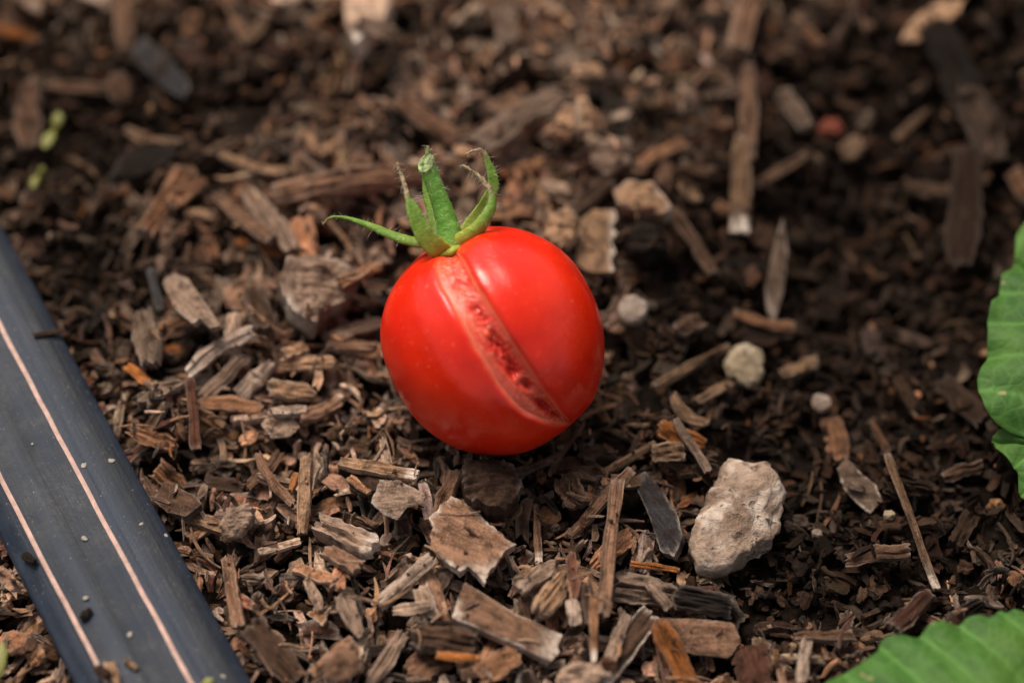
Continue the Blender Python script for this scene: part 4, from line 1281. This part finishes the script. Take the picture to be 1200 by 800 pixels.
def sweep(P, widths, thick, side, n=60, m=20, cup=0.0, seed=0.0, rough=0.08):
    """A closed leaf-like blade swept along P; side gives its width direction."""
    c = spline(P, n)
    tg = np.gradient(c, axis=0)
    tg /= np.linalg.norm(tg, axis=1)[:, None]
    side = np.asarray(side, float)
    if side.ndim == 1:
        side = np.repeat(side[None], n, 0)
    else:
        side = np.stack([np.interp(np.linspace(0, 1, n), np.linspace(0, 1, len(side)), side[:, q]) for q in range(3)], -1)
    s_ = side - tg * (side * tg).sum(1)[:, None]
    s_ /= np.linalg.norm(s_, axis=1)[:, None]
    nn = np.cross(tg, s_)
    u = np.linspace(0, 1, n)
    w = np.interp(u, np.linspace(0, 1, len(widths)), widths)
    tk = np.interp(u, np.linspace(0, 1, len(thick)), thick)
    a = np.linspace(0, 2 * math.pi, m, endpoint=False)
    ca, sa = np.cos(a), np.sin(a)
    jit = 1 + rough * vnoise(xyz(u[:, None] * 30, a[None] * 1.5, seed))
    V = (c[:, None] + s_[:, None] * (w[:, None] * ca[None] * jit)[..., None]
         + nn[:, None] * (tk[:, None] * sa[None] * jit + cup * w[:, None] * ca[None] ** 2)[..., None]).reshape(-1, 3)
    i = np.arange(n * m).reshape(n, m)
    F = [tuple(f) for f in np.stack([i[:-1], i[1:], np.roll(i, -1, 1)[1:], np.roll(i, -1, 1)[:-1]], -1).reshape(-1, 4)]
    F.append(tuple(i[0]))
    F.append(tuple(i[-1][::-1]))
    return V, F, np.repeat(u, m), c

ORG = C - np.array([0, 0, R0])
MM = 0.001
hair_rng = np.random.default_rng(5)
def fuzz(V, centre, parent, count, lo, hi):
    """Fine pale hairs standing off the surface points V."""
    vs, fs = [], []
    for k in range(count):
        q = hair_rng.integers(len(V))
        p = V[q]
        c = centre[np.argmin(((centre - p) ** 2).sum(1))]
        d = p - c
        d = d / (np.linalg.norm(d) + 1e-9) + hair_rng.normal(0, 0.35, 3)
        d /= np.linalg.norm(d)
        L = hair_rng.uniform(lo, hi)
        s = np.cross(d, [0.3, 0.5, 0.8]); s /= np.linalg.norm(s)
        t = np.cross(d, s)
        bendv = hair_rng.normal(0, 0.3, 3) * L
        b = len(vs)
        r = 0.000020
        for h, rr, off_ in ((0, 1, 0), (0.5, 0.8, 0.25), (1.0, 0.25, 1.0)):
            for ang in (0, 2.09, 4.19):
                vs.append(p + d * L * h + bendv * off_ + (s * math.cos(ang) + t * math.sin(ang)) * r * rr)
        for lv in (0, 3):
            for e in range(3):
                f = (e + 1) % 3
                fs.append((b + lv + e, b + lv + f, b + lv + 3 + f, b + lv + 3 + e))
    o = link('hairs', new_mesh('hairs', np.array(vs), np.array(fs), HAIR), parent)
    o['kind'] = 'stuff'

# stem: bent stub with a pale cut end
sc_ = depth_c / FPX
base_dd = float((BASE - CAM).dot(FWD)) - depth_c
stem_pts = [cpt(528, 290, base_dd + 0.0004), cpt(526, 270, base_dd + 0.0002), cpt(519, 245, base_dd - 0.0002), cpt(510, 220, base_dd - 0.0008), cpt(504, 204, base_dd - 0.0012), cpt(499, 191, base_dd - 0.0016)]
V, Fq, u, cl = sweep(stem_pts, np.array([16, 14.5, 12.5, 11, 10, 9.8, 10.5]) * sc_, np.array([16, 14.5, 12.5, 11, 10.0, 9.8, 10.5]) * sc_, RIGHT, 70, 28, seed=3.0, rough=0.025)
ln = (V - cl[np.repeat(np.arange(70), 28)])
V = V + ln * (0.02 * np.sin(np.tile(np.arange(28), 70) / 28 * 2 * math.pi * 5))[:, None]
tgv = np.gradient(cl, axis=0); tgv /= np.linalg.norm(tgv, axis=1)[:, None]
ridx = np.repeat(np.arange(70), 28)
V = V - tgv[ridx] * (((V - cl[ridx]) @ (VIEW * 0.9 - RIGHT * 0.5)) * 0.75 * sstep(0.62, 1.0, u))[:, None]
stem = link('stem', new_mesh('stem', V - ORG, Fq, STEMGREEN, {'dry': sstep(0.93, 0.985, u), 'yellow': 0.25 * sstep(0.2, 0.0, u)}, True, 50), tomato)
fuzz(V - ORG, cl - ORG, stem, 170, 0.0003, 0.0011)

def sepal(pts, widths, thick, side, cup, dry0, yellow=0.0, hairs=50):
    P = [cpt(x, y, base_dd + d * MM) for x, y, d in pts]
    V, Fq, u, cl = sweep(P, np.array(widths) * sc_, np.array(thick) * sc_, side, 70, 20, cup, seed=float(pts[0][0]))
    dry = sstep(dry0 - 0.06, dry0 + 0.10, u)
    crumple = (fbm(V * 2600, 2)[:, None] * 0.00016) * dry[:, None]
    V = V + (V - cl[np.repeat(np.arange(70), 20)]) * 0 + crumple * np.array([1, 0.6, 0.8])
    o = link('sepal', new_mesh('sepal', V - ORG, Fq, GREEN, {'dry': dry, 'yellow': yellow * sstep(0.5, 0.0, u)}, True), tomato)
    fuzz(V - ORG, cl - ORG, o, int(hairs * 1.3), 0.0003, 0.0011)
    return o
# long one stretched out to the left, seen on edge
sepal([(524, 288, 0.3), (500, 285, 0.2), (470, 279, 0.4), (440, 267, 0.5), (412, 257, 0.3), (394, 254, 0.0), (385, 256, -0.2), (378, 263, -0.3)],
      [9, 9, 8.5, 8, 7, 5, 3, 1.5, 1], [4.5, 4.5, 4.5, 4.5, 4, 3.5, 2.5, 1.5, 1], 0.82 * FWD + 0.5 * UP, 0.15, 0.92, 0.25)
# front one, curling up, with a withered tip
sepal([(530, 287, 0.3), (517, 291, -1.2), (503, 283, -2.2), (492, 266, -2.8), (484, 247, -3.0), (478, 232, -2.9), (474, 216, -2.6), (469, 202, -2.4), (465, 190, -2.4)],
      [10, 12, 12.5, 11.5, 10, 8.5, 4.0, 2.6, 2.0, 1.2], [5, 4.5, 4, 3.5, 3.2, 3, 2.4, 2, 1.6, 1], RIGHT * 0.95 + UP * 0.35 + FWD * 0.25, -0.25, 0.66, 0.75, 70)
# right front, curved like a hook
sepal([(528, 288, 0.3), (540, 283, -1.0), (556, 272, -1.7), (569, 257, -1.9), (577, 240, -1.7), (575, 224, -1.4), (566, 211, -1.2), (556, 202, -1.0), (542, 193, -0.8)],
      [9, 10.5, 10, 9, 8, 6, 4, 3, 2, 1], [5, 4.5, 4, 3.5, 3.0, 2.6, 2.2, 1.8, 1.4, 1], [RIGHT * 0.5 - UP * 0.9 + FWD * 0.3, RIGHT * 0.9 - UP * 0.3 + FWD * 0.5, RIGHT * 0.7 + UP * 0.7 + FWD * 0.5], 0.25, 0.62, 0.85, 70)
# right back, hooked at its tip
sepal([(532, 284, 0.8), (546, 274, 2.0), (558, 256, 3.0), (569, 238, 3.4), (577, 220, 3.4), (576, 204, 3.2), (571, 190, 3.0), (567, 179, 2.8), (558, 176, 2.4), (546, 181, 2.2)],
      [9, 10.5, 10.5, 9.5, 8.5, 7.5, 6, 4, 2.2, 1.2], [4, 4, 3.5, 3, 2.6, 2.4, 2.2, 1.8, 1.4, 1], RIGHT * 0.9 + UP * 0.3 + FWD * 0.4, -0.25, 0.78, 0.5)
# at the back, showing left of the stem and above its cut end
sepal([(524, 282, 1.2), (514, 268, 2.6), (508, 250, 3.4), (503, 228, 3.8), (501, 206, 3.8), (501, 188, 3.6), (501, 171, 3.4)],
      [8, 9, 9.5, 9, 8, 5.5, 1.5], [4, 4, 3.5, 3, 2.6, 2.2, 1], RIGHT * 0.9 + UP * 0.1 - FWD * 0.35, 0.2, 0.93, 0.2, 40)
# the ring where the sepals meet
ring = []
Vr = ICO3 * np.array([1, 1, 0.42]) * (17.0 * sc_)
Vr = Vr * (1 + 0.10 * np.cos(5 * np.arctan2(Vr[:, 1], Vr[:, 0])))[:, None]
Vr = Vr @ FRAME.T + (BASE + AX * 0.0004)
link('calyx_ring', new_mesh('calyx_ring', Vr - ORG, ICOF3, GREEN, {'dry': np.zeros(len(Vr)), 'yellow': np.full(len(Vr), 0.55)}), tomato)

# ------------------------------------------------------------------ leafy plant at the right
def leaf_mesh(pts, zs, base, tip, n_veins, seed, dome=0.004, fold=0.0011):
    """Blade with the outline pts (photo pixels at level zs); base and tip give its midrib."""
    W_ = np.array([at(x, y, zs)[:2] for x, y in pts])
    b, t = at(*base, zs)[:2], at(*tip, zs)[:2]
    c = W_.mean(0)
    na, nr = 280, 36
    Q = np.vstack([W_, W_[:1]])
    seg = np.r_[0, np.cumsum(np.hypot(*np.diff(Q, axis=0).T))]
    s = np.linspace(0, seg[-1], na, endpoint=False)
    O = np.stack([np.interp(s, seg, Q[:, 0]), np.interp(s, seg, Q[:, 1])], -1)
    for _ in range(2):
        O = 0.25 * np.roll(O, 1, 0) + 0.5 * O + 0.25 * np.roll(O, -1, 0)
    r = ((np.arange(nr) + 1) / nr) ** 0.8
    P = (c + (O - c)[None] * r[:, None, None]).reshape(-1, 2)
    P = np.vstack([P, c[None]])
    rr = np.r_[np.repeat(r, na), 0]
    ax = (t - b) / np.linalg.norm(t - b)
    Lm = np.linalg.norm(t - b)
    a = (P - b) @ ax
    w = (P - b) @ np.array([-ax[1], ax[0]])
    phase = (a / Lm * n_veins - np.abs(w) / Lm * n_veins * 0.75 + 0.12 * (w > 0)) + 0.10 * vnoise(xyz(a * 150, w * 150, seed))
    d = np.abs(phase - np.round(phase))
    side_v = np.exp(-(d / 0.085) ** 2)
    mid_v = np.exp(-(w / (0.012 * Lm)) ** 2)
    quilt = np.cos((phase - np.round(phase)) * 2 * math.pi)
    vein = np.clip(np.maximum(side_v * 0.7, mid_v), 0, 1)
    z = dome * (1 - rr ** 2) - fold * 0.16 * quilt - 0.00022 * side_v - fold * mid_v + 0.0012 * fbm(xyz(P[:, 0] * 90, P[:, 1] * 90, seed), 2) \
        + 0.0010 * rr ** 3 * vnoise(xyz(P[:, 0] * 260, P[:, 1] * 260, seed + 2))
    top = np.column_stack([P, zs + z])
    und = top - np.array([0, 0, 0.00025])
    N = len(top)
    f = []
    for i in range(nr - 1):
        for q in range(na):
            e = (q + 1) % na
            f.append((i * na + q, (i + 1) * na + q, (i + 1) * na + e, i * na + e))
            f.append((N + i * na + e, N + (i + 1) * na + e, N + (i + 1) * na + q, N + i * na + q))
    e0 = (nr - 1) * na
    for q in range(na):
        e = (q + 1) % na
        f.append((N - 1, q, e)); f.append((2 * N - 1, N + e, N + q))
        f.append((e0 + e, e0 + q, N + e0 + q, N + e0 + e))
    if (W_[:, 0] * np.roll(W_[:, 1], -1) - np.roll(W_[:, 0], -1) * W_[:, 1]).sum() < 0:
        f = [tuple(reversed(q)) for q in f]
    return np.vstack([top, und]), f, np.r_[vein, vein]

def teeth(p, q, n, amp):
    """Rounded teeth along an edge that lies outside the frame."""
    p, q = np.array(p, float), np.array(q, float)
    d = q - p
    nrm = np.array([d[1], -d[0]]) / np.linalg.norm(d)
    out_ = []
    for k in range(n * 4):
        f = k / (n * 4)
        out_.append(tuple(p + d * f + nrm * (amp * (abs(math.sin(f * n * math.pi)) ** 0.7 + 1.6 * math.sin(f * math.pi)))))
    return out_

right_edge = [(1204, 255), (1192, 270), (1191, 308), (1181, 314), (1174, 318), (1172, 345), (1161, 354), (1158, 372), (1158, 396), (1160, 414), (1150, 428), (1146, 440), (1148, 458), (1154, 478), (1168, 492), (1184, 500), (1200, 503)]
low_lobe = [(1200, 500), (1186, 502), (1172, 500), (1164, 508), (1166, 518), (1174, 528), (1186, 542), (1194, 552), (1196, 572), (1204, 582)]
low_edge = [(952, 818), (968, 800), (990, 786), (1008, 778), (1030, 764), (1030, 754), (1040, 747), (1056, 745), (1076, 750), (1084, 738), (1092, 729), (1106, 727), (1124, 733), (1132, 724), (1148, 720), (1162, 724), (1168, 716), (1174, 711), (1180, 717), (1188, 710), (1204, 714), (1216, 722)]
plant_base = at(1372, 640, 0)
plant = thing('leafy_plant', (float(plant_base[0]), float(plant_base[1]), float(terrain(plant_base[0], plant_base[1]))), 'low leafy plant with bright green serrated leaves', 'plant')
PO = np.array(plant.location)
def leaf(pts, zs, base, tip, nv, seed, **kw):
    V, Fq, vein = leaf_mesh(pts, zs, base, tip, nv, seed, **kw)
    lf = link('leaf', new_mesh('leaf', V - PO, Fq, LEAF, {'vein': vein}), plant)
    b = at(*base, zs)
    topz = PO + np.array([0, 0, 0.012])
    midp = (b + topz) / 2 + np.array([0, 0, 0.004])
    inn = b + (at(*tip, zs) - b) * 0.12
    V2, F2, _, _ = sweep([topz, midp, b + np.array([0, 0, 0.0004]), inn + np.array([0, 0, 0.0006])], [0.0010, 0.0009, 0.0008, 0.0005], [0.0010, 0.0009, 0.0007, 0.0004], np.array([0, 1.0, 0.1]), 24, 10)
    link('leaf_stalk', new_mesh('leaf_stalk', V2 - PO, F2, STEMGREEN, {'dry': np.zeros(len(V2)), 'yellow': np.full(len(V2), 0.2)}), plant)
leaf(right_edge + teeth((1215, 508), (1330, 440), 4, -10) + teeth((1330, 440), (1300, 300), 4, -12) + teeth((1300, 300), (1225, 235), 3, -8), 0.0105, (1330, 470), (1190, 300), 4, 2.0, dome=0.002)
leaf(low_lobe + teeth((1210, 586), (1310, 585), 3, -8) + teeth((1310, 585), (1330, 530), 2, -6) + teeth((1330, 530), (1215, 498), 3, -5), 0.0075, (1330, 560), (1175, 515), 4, 5.0, dome=0.0015)
leaf(low_edge + teeth((1230, 730), (1310, 830), 3, -8) + teeth((1310, 830), (1240, 950), 4, -8) + teeth((1240, 950), (1060, 940), 5, -10) + teeth((1060, 940), (950, 830), 4, -8), 0.0095, (1300, 850), (985, 850), 5, 8.0, dome=0.003, fold=0.0014)
V2, F2, _, _ = sweep([PO - np.array([0, 0, 0.004]), PO + np.array([0.001, 0, 0.006]), PO + np.array([0, 0.001, 0.016])], [0.0018, 0.0015, 0.0011], [0.0018, 0.0015, 0.0011], np.array([0, 1.0, 0]), 20, 14)
link('stem', new_mesh('stem', V2 - PO, F2, STEMGREEN, {'dry': np.zeros(len(V2)), 'yellow': np.full(len(V2), 0.3)}), plant)

# ------------------------------------------------------------------ little sprouts
SPROUT = make_green('sprout_green', (0.055, 0.062, 0.026), (0.115, 0.12, 0.06), (0.36, 0.28, 0.12))
def sprout(label, leaves, foot, group=None):
    f = at(*foot)
    fz = float(H[cells(np.array([f[0]]), np.array([f[1]]))][0])
    f = np.array([f[0], f[1], fz])
    root = thing('sprout', tuple(map(float, f)), label, 'sprout', group)
    zero = lambda V, yl: {'dry': np.zeros(len(V)), 'yellow': np.full(len(V), yl)}
    ends = []
    for (x1, y1, x2, y2, w) in leaves:
        a, b = at(x1, y1, fz + 0.0022), at(x2, y2, fz + 0.0028)
        m = (a + b) / 2 + np.array([0, 0, 0.0004])
        V, Fq, _, _ = sweep([a, m, b], np.array([1.5, w / 2, w / 2 * 1.1, w / 2, 1.2]) * 0.122e-3, [0.0002] * 3, np.cross(b - a, [0, 0, 1.0]), 24, 14, 0.15)
        link('leaf', new_mesh('leaf', V - f, Fq, SPROUT, zero(V, 0.35)), root)
        ends.append(a)
    for e in ends:
        V, Fq, _, _ = sweep([f - np.array([0, 0, 0.001]), (f + e) / 2 + np.array([0, 0, 0.0005]), e], [0.0003, 0.0003, 0.0002], [0.0003, 0.0003, 0.0002], np.array([0.2, 1.0, 0]), 14, 8)
        link('stalk', new_mesh('stalk', V - f, Fq, SPROUT, zero(V, 0.6)), root)
sprout('tiny pale green sprout with two oval leaves', [(66, 150, 70, 132, 12), (62, 154, 52, 175, 13)], (64, 152))
sprout('tiny yellowish sprout below the oval leaved sprout', [(44, 206, 38, 222, 9), (46, 204, 52, 196, 7)], (46, 206))
sprout('tiny green leaf tip poking out beside the tape', [(-6, 800, 4, 752, 15)], (-8, 806))
H[strip] = (TZ + top_z(su))[strip] - 0.0022
sprout('tiny green seedling leaf lying on the drip tape', [(236, 806, 250, 795, 10)], (234, 812))
